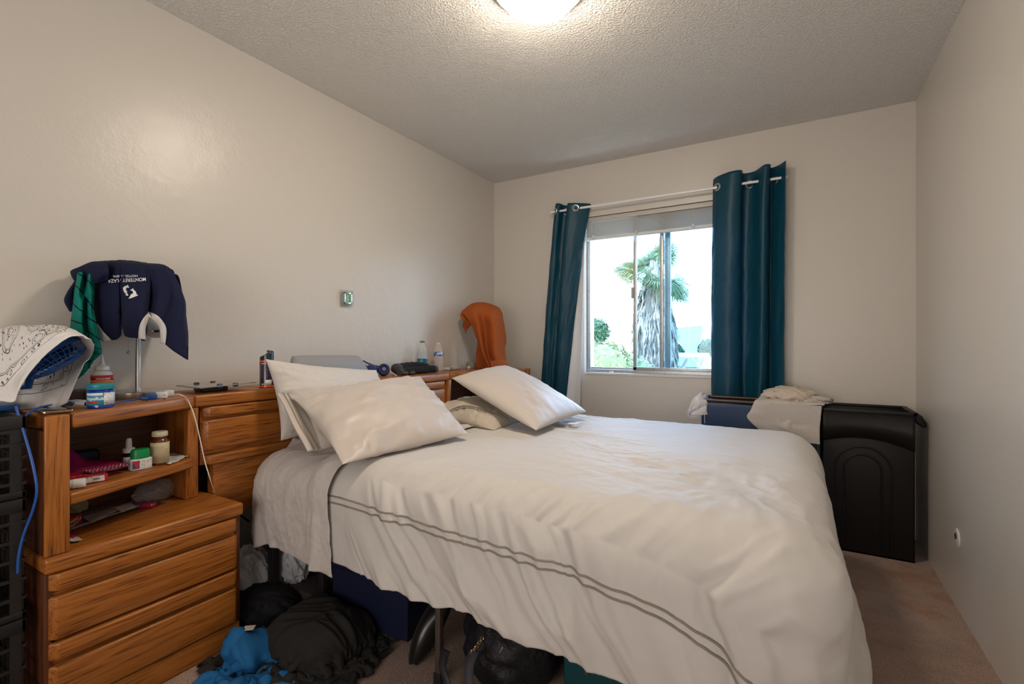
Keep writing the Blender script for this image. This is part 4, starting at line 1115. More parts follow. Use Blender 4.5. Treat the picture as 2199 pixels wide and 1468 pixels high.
def bandana_mat():
    m = bpy.data.materials.new('bandana_print'); m.use_nodes = True; n = m.node_tree.nodes; L = m.node_tree.links; b = n['Principled BSDF']
    b.inputs['Roughness'].default_value = 0.8
    t = n.new('ShaderNodeTexCoord')
    def math_(op, a, b2=None, clamp=False):
        k = n.new('ShaderNodeMath'); k.operation = op; k.use_clamp = clamp
        for i, q_ in enumerate((a, b2)):
            if q_ is None: continue
            if isinstance(q_, (int, float)): k.inputs[i].default_value = q_
            else: L.new(q_, k.inputs[i])
        return k.outputs[0]
    s = n.new('ShaderNodeSeparateXYZ'); L.new(t.outputs['UV'], s.inputs[0])
    def edge(c): return math_('MINIMUM', c, math_('SUBTRACT', 1.0, c))
    e = math_('MINIMUM', edge(s.outputs[0]), edge(s.outputs[1]))
    def line(x, c, w): return math_('LESS_THAN', math_('ABSOLUTE', math_('SUBTRACT', x, c)), w)
    border = math_('MAXIMUM', line(e, 0.145, 0.0022), math_('MAXIMUM', line(e, 0.205, 0.0022), line(e, 0.215, 0.0012)))
    # teardrops inside the border band
    mp = n.new('ShaderNodeMapping'); L.new(t.outputs['UV'], mp.inputs[0])
    v1 = n.new('ShaderNodeTexVoronoi'); v1.inputs['Scale'].default_value = 20; L.new(mp.outputs[0], v1.inputs[0]); v1.inputs['Randomness'].default_value = 0.55
    band = math_('MULTIPLY', math_('GREATER_THAN', e, 0.15), math_('LESS_THAN', e, 0.20))
    drops = math_('MULTIPLY', band, line(v1.outputs['Distance'], 0.33, 0.045))
    # paisley field
    nz = n.new('ShaderNodeTexNoise'); nz.inputs['Scale'].default_value = 7; L.new(t.outputs['UV'], nz.inputs[0])
    mv = n.new('ShaderNodeVectorMath'); mv.operation = 'MULTIPLY_ADD'; mv.inputs[1].default_value = (.09, .09, .09); L.new(nz.outputs['Color'], mv.inputs[0]); L.new(t.outputs['UV'], mv.inputs[2])
    v2 = n.new('ShaderNodeTexVoronoi'); v2.inputs['Scale'].default_value = 6.0; L.new(mv.outputs[0], v2.inputs[0])
    rings = math_('MAXIMUM', line(v2.outputs['Distance'], 0.46, 0.012), math_('MAXIMUM', line(v2.outputs['Distance'], 0.38, 0.008), line(v2.outputs['Distance'], 0.17, 0.010)))
    v3 = n.new('ShaderNodeTexVoronoi'); v3.inputs['Scale'].default_value = 34; L.new(mv.outputs[0], v3.inputs[0])
    dots = math_('MULTIPLY', math_('LESS_THAN', v3.outputs['Distance'], 0.20), math_('GREATER_THAN', v2.outputs['Distance'], 0.40))
    petals = math_('MULTIPLY', line(v3.outputs['Distance'], 0.40, 0.035), math_('LESS_THAN', v2.outputs['Distance'], 0.32))
    field = math_('MULTIPLY', math_('GREATER_THAN', e, 0.225), math_('MAXIMUM', rings, math_('MAXIMUM', dots, petals)))
    allp = math_('MAXIMUM', border, math_('MAXIMUM', drops, field), True)
    mx = n.new('ShaderNodeMixRGB'); mx.inputs[1].default_value = (0.72, 0.69, 0.66, 1); mx.inputs[2].default_value = (0.03, 0.03, 0.06, 1)
    L.new(allp, mx.inputs[0]); L.new(mx.outputs[0], b.inputs['Base Color'])
    nb = n.new('ShaderNodeTexNoise'); nb.inputs['Scale'].default_value = 500; L.new(t.outputs['Object'], nb.inputs[0]); bp = n.new('ShaderNodeBump'); bp.inputs['Strength'].default_value = .3; bp.inputs['Distance'].default_value = .001
    L.new(nb.outputs['Fac'], bp.inputs['Height']); L.new(bp.outputs[0], b.inputs['Normal'])
    return m
rows = [
 [(-70, 880, 1.26), (-20, 858, 1.262), (27, 863, 1.265), (40, 838, 1.27), (70, 792, 1.275), (108, 752, 1.29), (150, 724, 1.31), (180, 724, 1.335)],
 [(-80, 800, 1.27), (-40, 800, 1.27), (0, 810, 1.27), (28, 790, 1.27), (60, 755, 1.28), (98, 726, 1.30), (140, 710, 1.325), (182, 724, 1.36)],
 [(-80, 720, 1.33), (-40, 716, 1.335), (0, 710, 1.36), (38, 699, 1.37), (70, 697, 1.38), (104, 699, 1.39), (150, 710, 1.40), (203, 741, 1.41)],
 [(-80, 750, 1.50), (-40, 750, 1.51), (0, 745, 1.515), (45, 740, 1.52), (85, 745, 1.525), (120, 750, 1.525), (160, 762, 1.52), (190, 768, 1.48)],
 [(-60, 830, 1.50), (-20, 830, 1.50), (20, 828, 1.48), (52, 828, 1.47), (85, 826, 1.46), (112, 822, 1.46), (145, 808, 1.46), (172, 790, 1.45)],
 [(-60, 880, 1.46), (-20, 882, 1.45), (15, 886, 1.44), (42, 886, 1.43), (70, 876, 1.43), (96, 873, 1.43), (122, 874, 1.44), (143, 866, 1.45)]]
BN = cgrid(rows, 110, 120)
uu = np.linspace(0, 1, 110)[:, None]; vv = np.linspace(0, 1, 120)[None]
BN = BN + grid_normals(BN)*(0.004*ridge(uu*3+vv, vv*5+uu*2, 3, 2)+0.006*ridge(uu*7, vv*2, 6, 2)*np.clip(vv*2-1, 0, 1)+0.0012*fbm(uu*40, vv*40, 4))[..., None]
BN[..., 2] = np.maximum(BN[..., 2], 0.9035)
bd = mesh_grid('bandana', BN, bandana_mat(), None, 0.0012); add_uv(bd, 110, 120, 2)
tag(bd, 'white paisley bandana draped over the small blue fan', 'bandana')

# cords of the fan and charger
M_CBL = mat('blue_cable', (0.015, 0.085, 0.36), 0.35)
def cable(name, label, pts, r, m, n=60, grp=None):
    o = B().tube(arc(pts, n), r, 8).done(name, m, None, 60); tag(o, label, 'cable', grp); return o
cable('fan_cable', 'blue cord hanging from the fan down the side of the oak cabinet',
      [at(34, 872, t=1.30), at(42, 900, t=1.295), at(55, 940, t=1.29), at(71, 1000, t=1.285), at(79, 1050, t=1.285), at(72, 1090, t=1.285), at(50, 1150, t=1.28), at(40, 1195, t=1.275), at(38, 1230, t=1.275)], 0.0033, M_CBL)
cb = thing('charging_cable', 'blue cable looping off the cabinet edge to a plug by the blue jar', 'cable', (0.33, 0.55, 0.905))
B().tube(arc([at(40, 1120, t=1.30), at(38, 1060, t=1.30), at(33, 980, t=1.30), at(34, 930, t=1.30), at(44, 905, t=1.31), at(62, 886, t=1.335), at(90, 873, z=0.915), at(125, 867, z=0.912), at(163, 866.5, z=0.910)], 70), 0.0030, 8).done('cord', M_CBL, cb, 60)
p0 = at(163, 866.5, z=0.910); p1 = at(185, 867, z=0.910)
B().tube([p0, p0*.5+p1*.5, p1], [0.0045, 0.0055, 0.0055], 10).done('strain_relief', WHITE, cb)
B().tube([p1, p1+(p1-p0)*0.18], [0.006, 0.004], 10).done('barrel_plug', BLACK, cb)
uc = thing('usb_cable', 'short blue cable lying by the lamp base with a chunky blue plug', 'cable', (0.26, 0.78, 0.90))
B().tube(arc([at(236, 866, z=0.906), at(262, 862, z=0.906), at(285, 858.5, z=0.906), at(302, 856, z=0.908)], 30), 0.0028, 8).done('cord', M_CBL, uc, 60)
a_ = at(302, 856, z=0.909); b2_ = at(317, 855, z=0.909)
B().tube([a_, a_*.7+b2_*.3, a_*.4+b2_*.6, b2_], [0.004, 0.0065, 0.005, 0.0085], 10).done('boot', BLUEP, uc)
def obox(c, L_, W_, H_, ang, bev=0.002):
    """box resting at c (bottom centre), length along direction ang (deg in plan)"""
    M = Matrix.Translation(Vector(c)) @ Matrix.Rotation(math.radians(ang), 4, 'Z')
    return B().box(-L_/2, L_/2, -W_/2, W_/2, 0, H_, bev, 2, M)
c_ = at(328, 858, z=0.9); obox((c_[0]-.012, c_[1], 0.9005), 0.034, 0.022, 0.019, 72, .003).done('plug_body', BLUEP, uc)
wa = thing('wall_adapter', 'white charger block lying on the cabinet edge with a thin white cable', 'charger', (0.24, 0.87, 0.90))
c_ = at(350, 855, z=0.9); obox((c_[0]-.012, c_[1], 0.9005), 0.036, 0.026, 0.022, 72, .003).done('adapter', WHITE, wa)
c_ = at(366, 851, z=0.9); obox((c_[0]-.010, c_[1], 0.9005), 0.030, 0.020, 0.022, 72, .003).done('adapter_head', WHITE, wa)
for px_2, py_2 in ((353, 848), (353, 857)):
    c_ = at(px_2, py_2, z=0.915); B().box(c_[0]-.001, c_[0]+.001, c_[1]-.003, c_[1]+.003, c_[2]-.001, c_[2]+.001).done('slot', INK, wa)
B().tube(arc([at(376, 846, z=0.914), at(390, 848, z=0.912), at(404, 860, t=1.76), at(418, 895, t=1.755), at(429, 940, t=1.75), at(440, 990, t=1.75), at(452, 1030, t=1.76), at(461, 1056, z=0.518)], 60), 0.0017, 6).done('white_cord', WHITE, wa, 60)

# ------------------------------------------------------------------ phone, boxes, jars on the near cabinet
ph = thing('smartphone', 'gold-rimmed smartphone lying face up on the front corner of the cabinet', 'phone', (0.36, 0.545, 0.90))
def slab(c, L_, W_, H_, ang, rad, m, name, parent, bev=.0015):
    pts = []
    for (sx_, sy_) in ((1, 1), (-1, 1), (-1, -1), (1, -1)):
        a0 = {(1, 1): 0, (-1, 1): 90, (-1, -1): 180, (1, -1): 270}[(sx_, sy_)]
        for k in range(6):
            a = math.radians(a0+k*18); pts.append(Vector((sx_*(L_/2-rad)+rad*math.cos(a), sy_*(W_/2-rad)+rad*math.sin(a), 0)))
    M = Matrix.Translation(Vector(c)) @ Matrix.Rotation(math.radians(ang), 4, 'Z')
    b_ = B(); b_.poly_extrude([M @ p for p in pts], (0, 0, H_), bev, 2); return b_.done(name, m, parent)
slab((0.352, 0.535, 0.9005), 0.135, 0.068, 0.0075, -6, 0.010, mat('gold_rim', (0.42, 0.30, 0.20), 0.3, metal=1.0), 'case', ph)
slab((0.352, 0.535, 0.9078), 0.130, 0.063, 0.0008, -6, 0.009, mat('dark_glass', (0.01, 0.01, 0.012), 0.05), 'screen', ph, .0002)
cc = np.array([0.352, 0.535, 0]); 
for k in range(6):
    B().cyl((0.4192, 0.512+k*.004, 0.9045), (0.4205, 0.512+k*.004, 0.9045), 0.0009, 8).done('speaker_hole', INK, ph) if k < 5 else None
B().box(0.4180, 0.4205, 0.538, 0.546, 0.9035, 0.9055, .0003).done('port', INK, ph)
sb = obox((0.225, 0.625, 0.9005), 0.05, 0.045, 0.014, 15, .001).done('small_carton', mat('silver_card', (0.45, 0.44, 0.44), 0.4, var=(60, (0.2, .2, .2), .45, .6))); tag(sb, 'small grey printed box behind the cable plug', 'box')
wb = obox((0.10, 0.66, 0.9005), 0.10, 0.12, 0.035, 8, .002).done('dark_case', mat('dark_brown_case', (0.04, 0.02, 0.018), 0.35)); tag(wb, 'dark brown case lying between the bandana and the lamp base', 'case')

# blue ointment jar
jc = (0.372, 0.640); JR = 0.0335
jar = thing('ointment_jar', 'cobalt blue ointment jar with a teal lid on the cabinet', 'jar', (jc[0], jc[1], 0.90))
BL2 = mat('cobalt_glass', (0.008, 0.03, 0.30), 0.12, coat=0.5)
B().lathe([(0, 0.9), (JR-.004, 0.9), (JR, 0.904), (JR, 0.950), (JR-.004, 0.956), (0, 0.956)], (*jc, 0), 40).done('jar_body', BL2, jar)
B().lathe([(0, 0.9565), (JR, 0.9565), (JR+.001, 0.958), (JR+.001, 0.971), (JR-.002, 0.974), (0, 0.974)], (*jc, 0), 48).done('lid', mat('teal_lid', (0.02, 0.24, 0.30), 0.35), jar)
LBT = mat('teal_label', (0.02, 0.28, 0.40), 0.5)
lb = cyl_label('label', jc, JR, 0.910, 0.948, -75, 82, LBT, jar)
cyl_label('info_panel', jc, JR+.0003, 0.911, 0.947, 12, 70, PAPER, jar)
cyl_label('label_swoosh', jc, JR+.0003, 0.939, 0.947, -70, 8, WINK, jar)
cyl_text('lettering', 'VapoRub', 0.0125, jc, JR, 0.930, -26, WINK, jar)
cyl_label('red_strip', jc, JR+.0004, 0.917, 0.923, -60, -10, mat('red_ink', (0.55, .02, .03), .5), jar)
# squeeze bottle
sq = (0.168, 0.715); SR = 0.030
s_ = thing('squeeze_bottle', 'red and white squeeze bottle with a pointed nozzle behind the blue jar', 'bottle', (*sq, 0.90))
B().lathe([(0, .9), (SR-.003, .9), (SR, .905), (SR, 0.975), (SR-.002, 0.99), (SR-.008, 1.0), (0.012, 1.006), (0, 1.006)], (*sq, 0), 36).done('bottle_body', WHITE, s_)
B().lathe([(0.018, 1.004), (0.020, 1.005), (0.020, 1.017), (0.010, 1.021), (0.007, 1.025), (0.003, 1.052), (0, 1.053)], (*sq, 0), 28).done('nozzle_cap', mat('cap_white', (.8, .8, .8), .3), s_)
cyl_label('red_label', sq, SR, 0.972, 0.988, -85, 85, mat('label_red', (0.55, .015, .03), .4), s_)
cyl_label('orange_label', sq, SR, 0.962, 0.9718, -85, 85, mat('label_orange', (0.8, .25, .03), .4), s_)
cyl_label('blue_label', sq, SR, 0.9545, 0.9615, -85, 40, NAVYI, s_)
cyl_label('info_panel', sq, SR, 0.912, 0.954, -85, 55, PAPER, s_)
cyl_text('lettering', 'DRUG-FREE', 0.0075, sq, SR, 0.976, 5, WINK, s_)

# ------------------------------------------------------------------ lamp, navy sweatshirt, teal shirt
LP = (0.128, 0.835)
def table_lamp(c, label, zt=1.375, shade=(0.125, 0.105), z0=0.90, base=0.096):
    t = thing('table_lamp', label, 'lamp', (*c, z0), 'steel table lamps on the side cabinets')
    B().lathe([(0, z0), (base-.001, z0), (base, z0+.002), (base, z0+.022), (base-.002, z0+.024), (0, z0+.024)], (*c, 0), 56).done('base', M_STEEL, t)
    B().cyl((*c, z0+.024), (*c, zt-.10), 0.0085, 20).done('pole', M_STEEL, t)
    sh = B(); sh.lathe([(shade[0], zt-.23), (shade[1], zt), (shade[1]-.002, zt), (shade[0]-.002, zt-.23)], (*c, 0), 40)
    sh.done('lamp_shade', mat('shade_linen', (.7, .68, .62), .8), t)
    return t
l1 = table_lamp(LP, 'brushed steel table lamp with its shade covered by a navy sweatshirt')
pc = at(276, 700, t=1.74)
b_ = B()
for k in range(26): b_.sphere((pc[0], pc[1], 1.16-k*0.0036), 0.0015, 6, 4)
b_.done('pull_chain', M_STEEL, l1); B().sphere((pc[0], pc[1], 1.062), 0.0058, 12, 8).done('pull_ball', M_STEEL, l1)

M_NAVY = mat('navy_fleece', (0.010, 0.013, 0.042), 0.85, spec=0.2, bump=(700, .35, 2, .001))
M_RIB = mat('white_rib', (0.62, 0.60, 0.58), 0.8, bump=(250, .4, 2, .001))
# front shell: columns across (image left to right), rows from the top of the shade to the hem
cols = [  # px_top, px_mid, px_hem, hem_py, depth offset (fold), top_py
 (183, 158, 163, 585, 1.700, 578), (196, 178, 183, 603, 1.690, 567), (212, 196, 203, 690, 1.675, 563), (225, 212, 213, 722, 1.650, 561),
 (240, 235, 240, 730, 1.640, 560), (254, 255, 258, 722, 1.645, 560), (261, 258, 260, 701, 1.672, 560), (268, 262, 262, 698, 1.640, 561),
 (282, 276, 271, 721, 1.610, 563), (300, 305, 298, 726, 1.615, 565), (312, 316, 312, 728, 1.635, 566), (318, 318, 317.5, 676, 1.640, 566),
 (322, 323, 320, 670, 1.665, 567), (332, 338, 334, 680, 1.635, 568), (342, 354, 347, 703, 1.640, 569), (350, 366, 355, 738, 1.650, 570), (356, 378, 375, 752, 1.650, 572), (364, 390, 397, 765, 1.665, 576), (370, 396, 404, 745, 1.70, 582)]
rows = []
for fr_ in (0.0, 0.06, 0.2, 0.4, 0.6, 0.8, 1.0):
    r = []
    for (pt, pm, ph_, hy, dp, ty) in cols:
        py = ty+(hy-ty)*fr_
        h_ = (py-ty)/170.0
        pxx = pt+(pm-pt)*min(h_/0.35, 1) if h_ < 0.35 else pm+(ph_-pm)*(h_-0.35)/max((hy-ty)/170.0-0.35, 1e-3)
        base = 1.72-0.02
        rad = math.sqrt(max(0, 1-((pxx-283)/150.0)**2))
        t = 1.80-0.17*rad
        fold = (dp-1.65)*min(1, h_*1.8)
        r.append((pxx, py, t+fold+(0.045 if fr_ == 0 else 0.012 if fr_ == 0.06 else 0)))
    rows.append(r)
top = [(p[0]*0.7+283*0.3, p[1]-1, p[2]+0.09) for p in rows[0]]
SW = cgrid([top]+rows, 200, 110)
uu = np.linspace(0, 1, 200)[:, None]; vv = np.linspace(0, 1, 110)[None]
SW = SW + grid_normals(SW)*(0.004*fbm(uu*14, vv*3, 77, 3)+0.004*ridge(uu*11+vv*2, vv*1.5, 78, 2)*np.clip(vv*2-.4, 0, 1))[..., None]
SW[..., 0] = np.maximum(SW[..., 0], 0.012)
sw = mesh_grid('sweatshirt', SW, M_NAVY, None, 0.004)
tag(sw, 'navy sweatshirt with white trim and dolphin print draped over the near lamp', 'sweatshirt')
# back shell over the far side of the shade, folded hood at the left
BK = cgrid([[(190, 580, 1.74), (240, 566, 1.79), (300, 568, 1.83), (370, 590, 1.80)],
            [(170, 590, 1.74), (240, 566, 1.83), (310, 570, 1.90), (385, 600, 1.84)],
            [(165, 640, 1.73), (240, 620, 1.86), (310, 640, 1.94), (398, 690, 1.86)],
            [(160, 600, 1.72), (240, 690, 1.86), (310, 700, 1.93), (402, 768, 1.84)]], 60, 40)
BK[..., 0] = np.maximum(BK[..., 0], 0.010)
mesh_grid('back_panel', BK, M_NAVY, sw, 0.004)
HD = cgrid([[(170, 606, 1.70), (160, 600, 1.69), (153, 584, 1.68), (160, 578, 1.66)],
            [(172, 590, 1.66), (166, 585, 1.65), (165, 578, 1.645), (172, 574, 1.64)],
            [(190, 596, 1.63), (188, 580, 1.62), (190, 570, 1.62), (196, 564, 1.635)],
            [(206, 606, 1.62), (212, 590, 1.60), (216, 572, 1.61), (218, 562, 1.64)],
            [(232, 600, 1.625), (234, 585, 1.615), (232, 570, 1.62), (228, 561, 1.65)]], 40, 50)
HD[..., 0] = np.maximum(HD[..., 0], 0.012)
mesh_grid('folded_hood', HD, M_NAVY, sw, 0.006)
LS = cgrid([[(166, 610, 1.69), (158, 625, 1.69), (160, 640, 1.69)], [(158, 612, 1.68), (146, 632, 1.68), (150, 655, 1.68)], [(152, 630, 1.68), (141, 645, 1.68), (146, 662, 1.68)], [(150, 640, 1.70), (140, 650, 1.70), (152, 668, 1.70)]], 20, 20)
LS = cgrid([[(168, 600, 1.66), (163, 620, 1.66), (160, 650, 1.66), (158, 668, 1.67)], [(164, 602, 1.65), (150, 625, 1.64), (143, 645, 1.64), (152, 668, 1.66)], [(162, 604, 1.67), (146, 628, 1.68), (140, 646, 1.68), (150, 666, 1.68)]], 30, 20)
LS[..., 0] = np.maximum(LS[..., 0], 0.014)
mesh_grid('sleeve_fold', LS, M_NAVY, sw, 0.006)
TP = cgrid([[(355, 738, 1.66), (372, 740, 1.67), (398, 742, 1.70)], [(370, 750, 1.70), (385, 755, 1.70), (404, 745, 1.72)], [(380, 757, 1.71), (395, 765, 1.71), (404, 760, 1.72)], [(392, 765, 1.71), (400, 770, 1.71), (403, 772, 1.72)]], 24, 20)
mesh_grid('hem_tip', TP, M_NAVY, sw, 0.004)
# depth of the front shell for prints and trims
_pt = SW[:, 12:].reshape(-1, 3)
def _proj(X):
    dx = X[:, 0]-CAM[0]; dy = X[:, 1]-CAM[1]; a = dx*CS+dy*SN; t = -dx*SN+dy*CS
    return 1099.5+1040*a/t, 734-1040*(X[:, 2]-CAM[2])/t, t
_sx, _sy, _st = _proj(_pt)
def shirt_t(px, py):
    d2 = (_sx-px)**2+(_sy-py)**2; i = np.argsort(d2)[:6]; w_ = 1/(d2[i]+0.3); return float((_st[i]*w_).sum()/w_.sum())
def on_shirt(px, py, lift=0.0045): return at(px, py, t=shirt_t(px, py)-lift)
def shirt_poly(pts, name, m, parent, lift=0.0045, sub=True):
    """thin printed shape following the cloth"""
    b_ = B(); vs = [b_.bm.verts.new(on_shirt(x, y, lift)) for x, y in pts]
    f_ = b_.bm.faces.new(vs); bmesh.ops.triangulate(b_.bm, faces=[f_])
    return b_.done(name, m, parent, None)
def shirt_strip(a, b2, name, m, parent, n=40, lift=0.006):
    A = arc([(x, y, 0) for x, y in a], n); Bq = arc([(x, y, 0) for x, y in b2], n); P = np.zeros((n, 6, 3))
    for i in range(n):
        for j in range(6):
            s = j/5; P[i, j] = on_shirt(A[i, 0]*(1-s)+Bq[i, 0]*s, A[i, 1]*(1-s)+Bq[i, 1]*s, lift+0.002*math.sin(PI*s))
    return mesh_grid(name, P, m, parent, 0.002)
shirt_strip([(199, 672), (206, 690), (222, 712), (239, 730)], [(199, 676), (202, 700), (214, 727), (223, 733)], 'trim_band', M_RIB, sw)
shirt_strip([(317.5, 672), (306, 686), (299, 702), (297, 727)], [(319, 684), (315, 696), (312, 708), (313, 729)], 'collar_band', M_RIB, sw)
shirt_strip([(318, 668), (336, 676), (350, 691), (357, 708), (355, 738)], [(319, 679), (331, 688), (341, 701), (344, 715), (344, 737)], 'collar_band', M_RIB, sw)
P = np.zeros((20, 5, 3))
for i in range(20):
    for j in range(5):
        s = i/19; P[i, j] = at(312+s*33, 705+s*6+4*math.sin(s*3)+j*3.2, t=1.80)
mesh_grid('inner_trim', P, M_RIB, sw, 0.002)
P = np.zeros((20, 8, 3))
for i in range(20):
    for j in range(8):
        s = i/19; P[i, j] = at(308+s*42, 672+j*4.4, t=1.82)
mesh_grid('inner_back', P, M_NAVY, sw, 0.002)
def shirt_text(body, cx, cy, wpx, hpx, rot, name):
    cu = bpy.data.curves.new(name, 'FONT'); cu.body = body; cu.size = 1.0; cu.align_x = 'CENTER'; cu.align_y = 'CENTER'; cu.offset = 0.012
    o = bpy.data.objects.new(name, cu); COL.objects.link(o); bpy.context.view_layer.update()
    me = bpy.data.meshes.new_from_object(o.evaluated_get(bpy.context.evaluated_depsgraph_get())); bpy.data.objects.remove(o); bpy.data.curves.remove(cu)
    n = len(me.vertices); co = np.empty(n*3); me.vertices.foreach_get('co', co); co = co.reshape(-1, 3)
    W_ = co[:, 0].max()-co[:, 0].min(); H_ = co[:, 1].max()-co[:, 1].min()
    x = co[:, 0]/W_*wpx; y = co[:, 1]/H_*hpx; ca, sa = math.cos(math.radians(rot)), math.sin(math.radians(rot))
    X = x*ca-y*sa; Y = x*sa+y*ca
    co = np.array([on_shirt(cx+a, cy-b) for a, b in zip(X, Y)])
    me.vertices.foreach_set('co', co.ravel()); me.update(); me.materials.clear()
    return link_mesh(name, me, WINK, sw, None)
shirt_text('MONTEREY PLAZA', 272.5, 601.0, 82, 7.5, 180.0+3, 'printed_lettering')
shirt_text('HOTEL & SPA', 269, 592.3, 53, 4.6, 180+1, 'printed_lettering')
dol1 = [(258.8, 619), (261, 621.5), (263.5, 617), (267.5, 614.2), (271.5, 613.5), (273.5, 611.5), (275.5, 612), (275, 614.5), (277.8, 616.2), (276, 617.8), (272.5, 616.8), (270.5, 620), (271, 623.5), (273.3, 625.5), (272.3, 628), (275.5, 633), (275, 635), (270, 633.8), (264.5, 630.5), (260.8, 625)]
dol2 = [(280.2, 621.5), (284, 621.2), (284.3, 618.5), (286.3, 619), (286.8, 622), (290.5, 624.5), (292.8, 628.5), (293.2, 632), (296.8, 632.8), (295, 634.8), (290, 636.5), (284, 639), (277.5, 641), (276, 640), (279, 636.5), (281, 631.5), (284.5, 630.5), (286, 627.5), (284.5, 624.5), (280.5, 623.2)]
shirt_poly(dol1, 'printed_dolphin', WINK, sw); shirt_poly(dol2, 'printed_dolphin', WINK, sw)

# teal shirt hanging below the navy one
M_TSH = mat('teal_jersey', (0.004, 0.15, 0.125), 0.75, spec=0.2)
def stripes(m):
    n = m.node_tree.nodes; L = m.node_tree.links; b = n['Principled BSDF']; t = n.new('ShaderNodeTexCoord')
    s = n.new('ShaderNodeSeparateXYZ'); L.new(t.outputs['UV'], s.inputs[0])
    a = n.new('ShaderNodeMath'); a.operation = 'MULTIPLY'; a.inputs[1].default_value = 7.2; L.new(s.outputs[1], a.inputs[0])
    a2 = n.new('ShaderNodeMath'); a2.operation = 'MULTIPLY_ADD'; a2.inputs[1].default_value = -1.1; L.new(s.outputs[0], a2.inputs[0]); L.new(a.outputs[0], a2.inputs[2])
    f = n.new('ShaderNodeMath'); f.operation = 'FRACT'; L.new(a2.outputs[0], f.inputs[0])
    g = n.new('ShaderNodeMath'); g.operation = 'LESS_THAN'; g.inputs[1].default_value = 0.10; L.new(f.outputs[0], g.inputs[0])
    mx = n.new('ShaderNodeMixRGB'); mx.inputs[1].default_value = (0.004, 0.20, 0.165, 1); mx.inputs[2].default_value = (0.002, 0.012, 0.02, 1)
    L.new(g.outputs[0], mx.inputs[0]); L.new(mx.outputs[0], b.inputs['Base Color'])
stripes(M_TSH)
TS = cgrid([
 [(166, 584, 1.640), (176, 584, 1.615), (184, 586, 1.650), (192, 585, 1.615), (200, 588, 1.62), (206, 592, 1.64)],
 [(161, 612, 1.635), (172, 612, 1.605), (181, 614, 1.645), (190, 614, 1.605), (198, 615, 1.615), (204, 618, 1.64)],
 [(156, 650, 1.635), (164, 650, 1.60), (176, 655, 1.605), (183, 655, 1.645), (192, 655, 1.605), (201, 660, 1.62)],
 [(152, 688, 1.635), (161, 684, 1.60), (176, 684, 1.60), (182, 690, 1.640), (194, 690, 1.605), (206, 690, 1.615)],
 [(150, 715, 1.640), (163, 716, 1.610), (178, 715, 1.60), (188, 722, 1.63), (202, 725, 1.605), (214, 728, 1.615)],
 [(152, 740, 1.645), (166, 742, 1.62), (180, 744, 1.60), (192, 748, 1.63), (206, 750, 1.60), (219, 750, 1.615)],
 [(146, 770, 1.645), (166, 772, 1.62), (182, 768, 1.61), (196, 760, 1.63), (208, 762, 1.61), (218, 760, 1.62)],
 [(140, 800, 1.645), (156, 817, 1.63), (176, 806, 1.61), (190, 790, 1.62), (198, 775, 1.61), (212, 766, 1.62)]], 90, 90)
uu = np.linspace(0, 1, 90)[:, None]; vv = np.linspace(0, 1, 90)[None]
TS = TS + grid_normals(TS)*(0.003*ridge(uu*6+vv*2, vv*4, 91, 2))[..., None]
ts = mesh_grid('teal_shirt', TS, M_TSH, None, 0.003); add_uv(ts, 90, 90, 2)
tag(ts, 'teal striped shirt hanging out from under the navy sweatshirt', 'shirt')

# ------------------------------------------------------------------ glass stand and spray can on the headboard
gs = thing('glass_tray', 'clear glass plate with dark corner clips resting on the headboard', 'tray', tuple(at(470, 838, z=0.9)))
g4 = [at(378, 829, z=0.924), at(430, 834.5, z=0.924), at(551, 821.5, z=0.930), at(500, 818, z=0.930)]
g4[0][0] = max(g4[0][0], .02); g4[3][0] = max(g4[3][0], 0.02)
B().poly_extrude([tuple(p) for p in g4], (0, 0, 0.004), 0.001, 1).done('plate', mat('smoky_glass', (0.42, 0.38, 0.35), 0.06, spec=0.9, trans=0.35), gs)
for (qx, qy, m) in ((422, 825, BLACK), (457, 822, BLACK), (472, 828, mat('slate_blue', (0.05, 0.09, 0.15), .45)), (506, 825.5, MATS['slate_blue'])):
    c_ = at(qx, qy, z=0.928); c_[0] = max(c_[0], .03); obox((c_[0], c_[1], 0.920), 0.014, 0.018, 0.016, 0, .003).done('corner_clip', m, gs)
c_ = at(462, 838, z=0.905); obox((c_[0]-.03, c_[1], 0.9015), 0.07, 0.10, 0.017, 0, .004).done('foot', BLACK, gs)
sc = (0.205, 1.285); CR = 0.0285
can = thing('spray_can', 'slim dark purple and orange spray can standing on the headboard', 'spray can', (*sc, 0.90))
B().lathe([(0, .901), (CR-.002, .901), (CR, .903), (CR, 1.018), (CR-.001, 1.022), (0, 1.022)], (*sc, 0), 40).done('can_body', mat('can_purple', (0.030, 0.018, 0.045), 0.25, coat=.5), can)
ORG = mat('can_orange', (0.72, 0.11, 0.015), 0.3)
B().lathe([(CR+.0004, .904), (CR+.0004, .912)], (*sc, 0), 40).done('orange_band', ORG, can)
B().lathe([(CR+.0004, 1.012), (CR+.0004, 1.0215)], (*sc, 0), 40).done('orange_band', ORG, can)
d_, r_2 = facing(sc)
capb = B(); P = np.zeros((41, 12, 3))
for k in range(41):
    a = 2*PI*k/40; v = d_*math.cos(a)+r_2*math.sin(a); top_ = 1.052+0.012*math.sin(a)
    for j in range(12):
        s = j/11
        if s < .75: rr_ = CR-.0005; zz = 1.0225+(top_-.006-1.0225)*s/.75
        else: ss = (s-.75)/.25; rr_ = (CR-.0005)*math.cos(ss*PI/2*.999); zz = top_-.006+.006*math.sin(ss*PI/2)
        P[k, j] = (sc[0]+v.x*rr_, sc[1]+v.y*rr_, zz)
capb.grid(P); capb.done('cap', mat('cap_dark', (0.014, 0.03, 0.045), 0.2), can)
cyl_label('barcode', sc, CR+.0003, 0.914, 0.936, -15, 40, PAPER, can)
cyl_label('symbol', sc, CR+.0003, 0.915, 0.920, -42, -26, WINK, can)
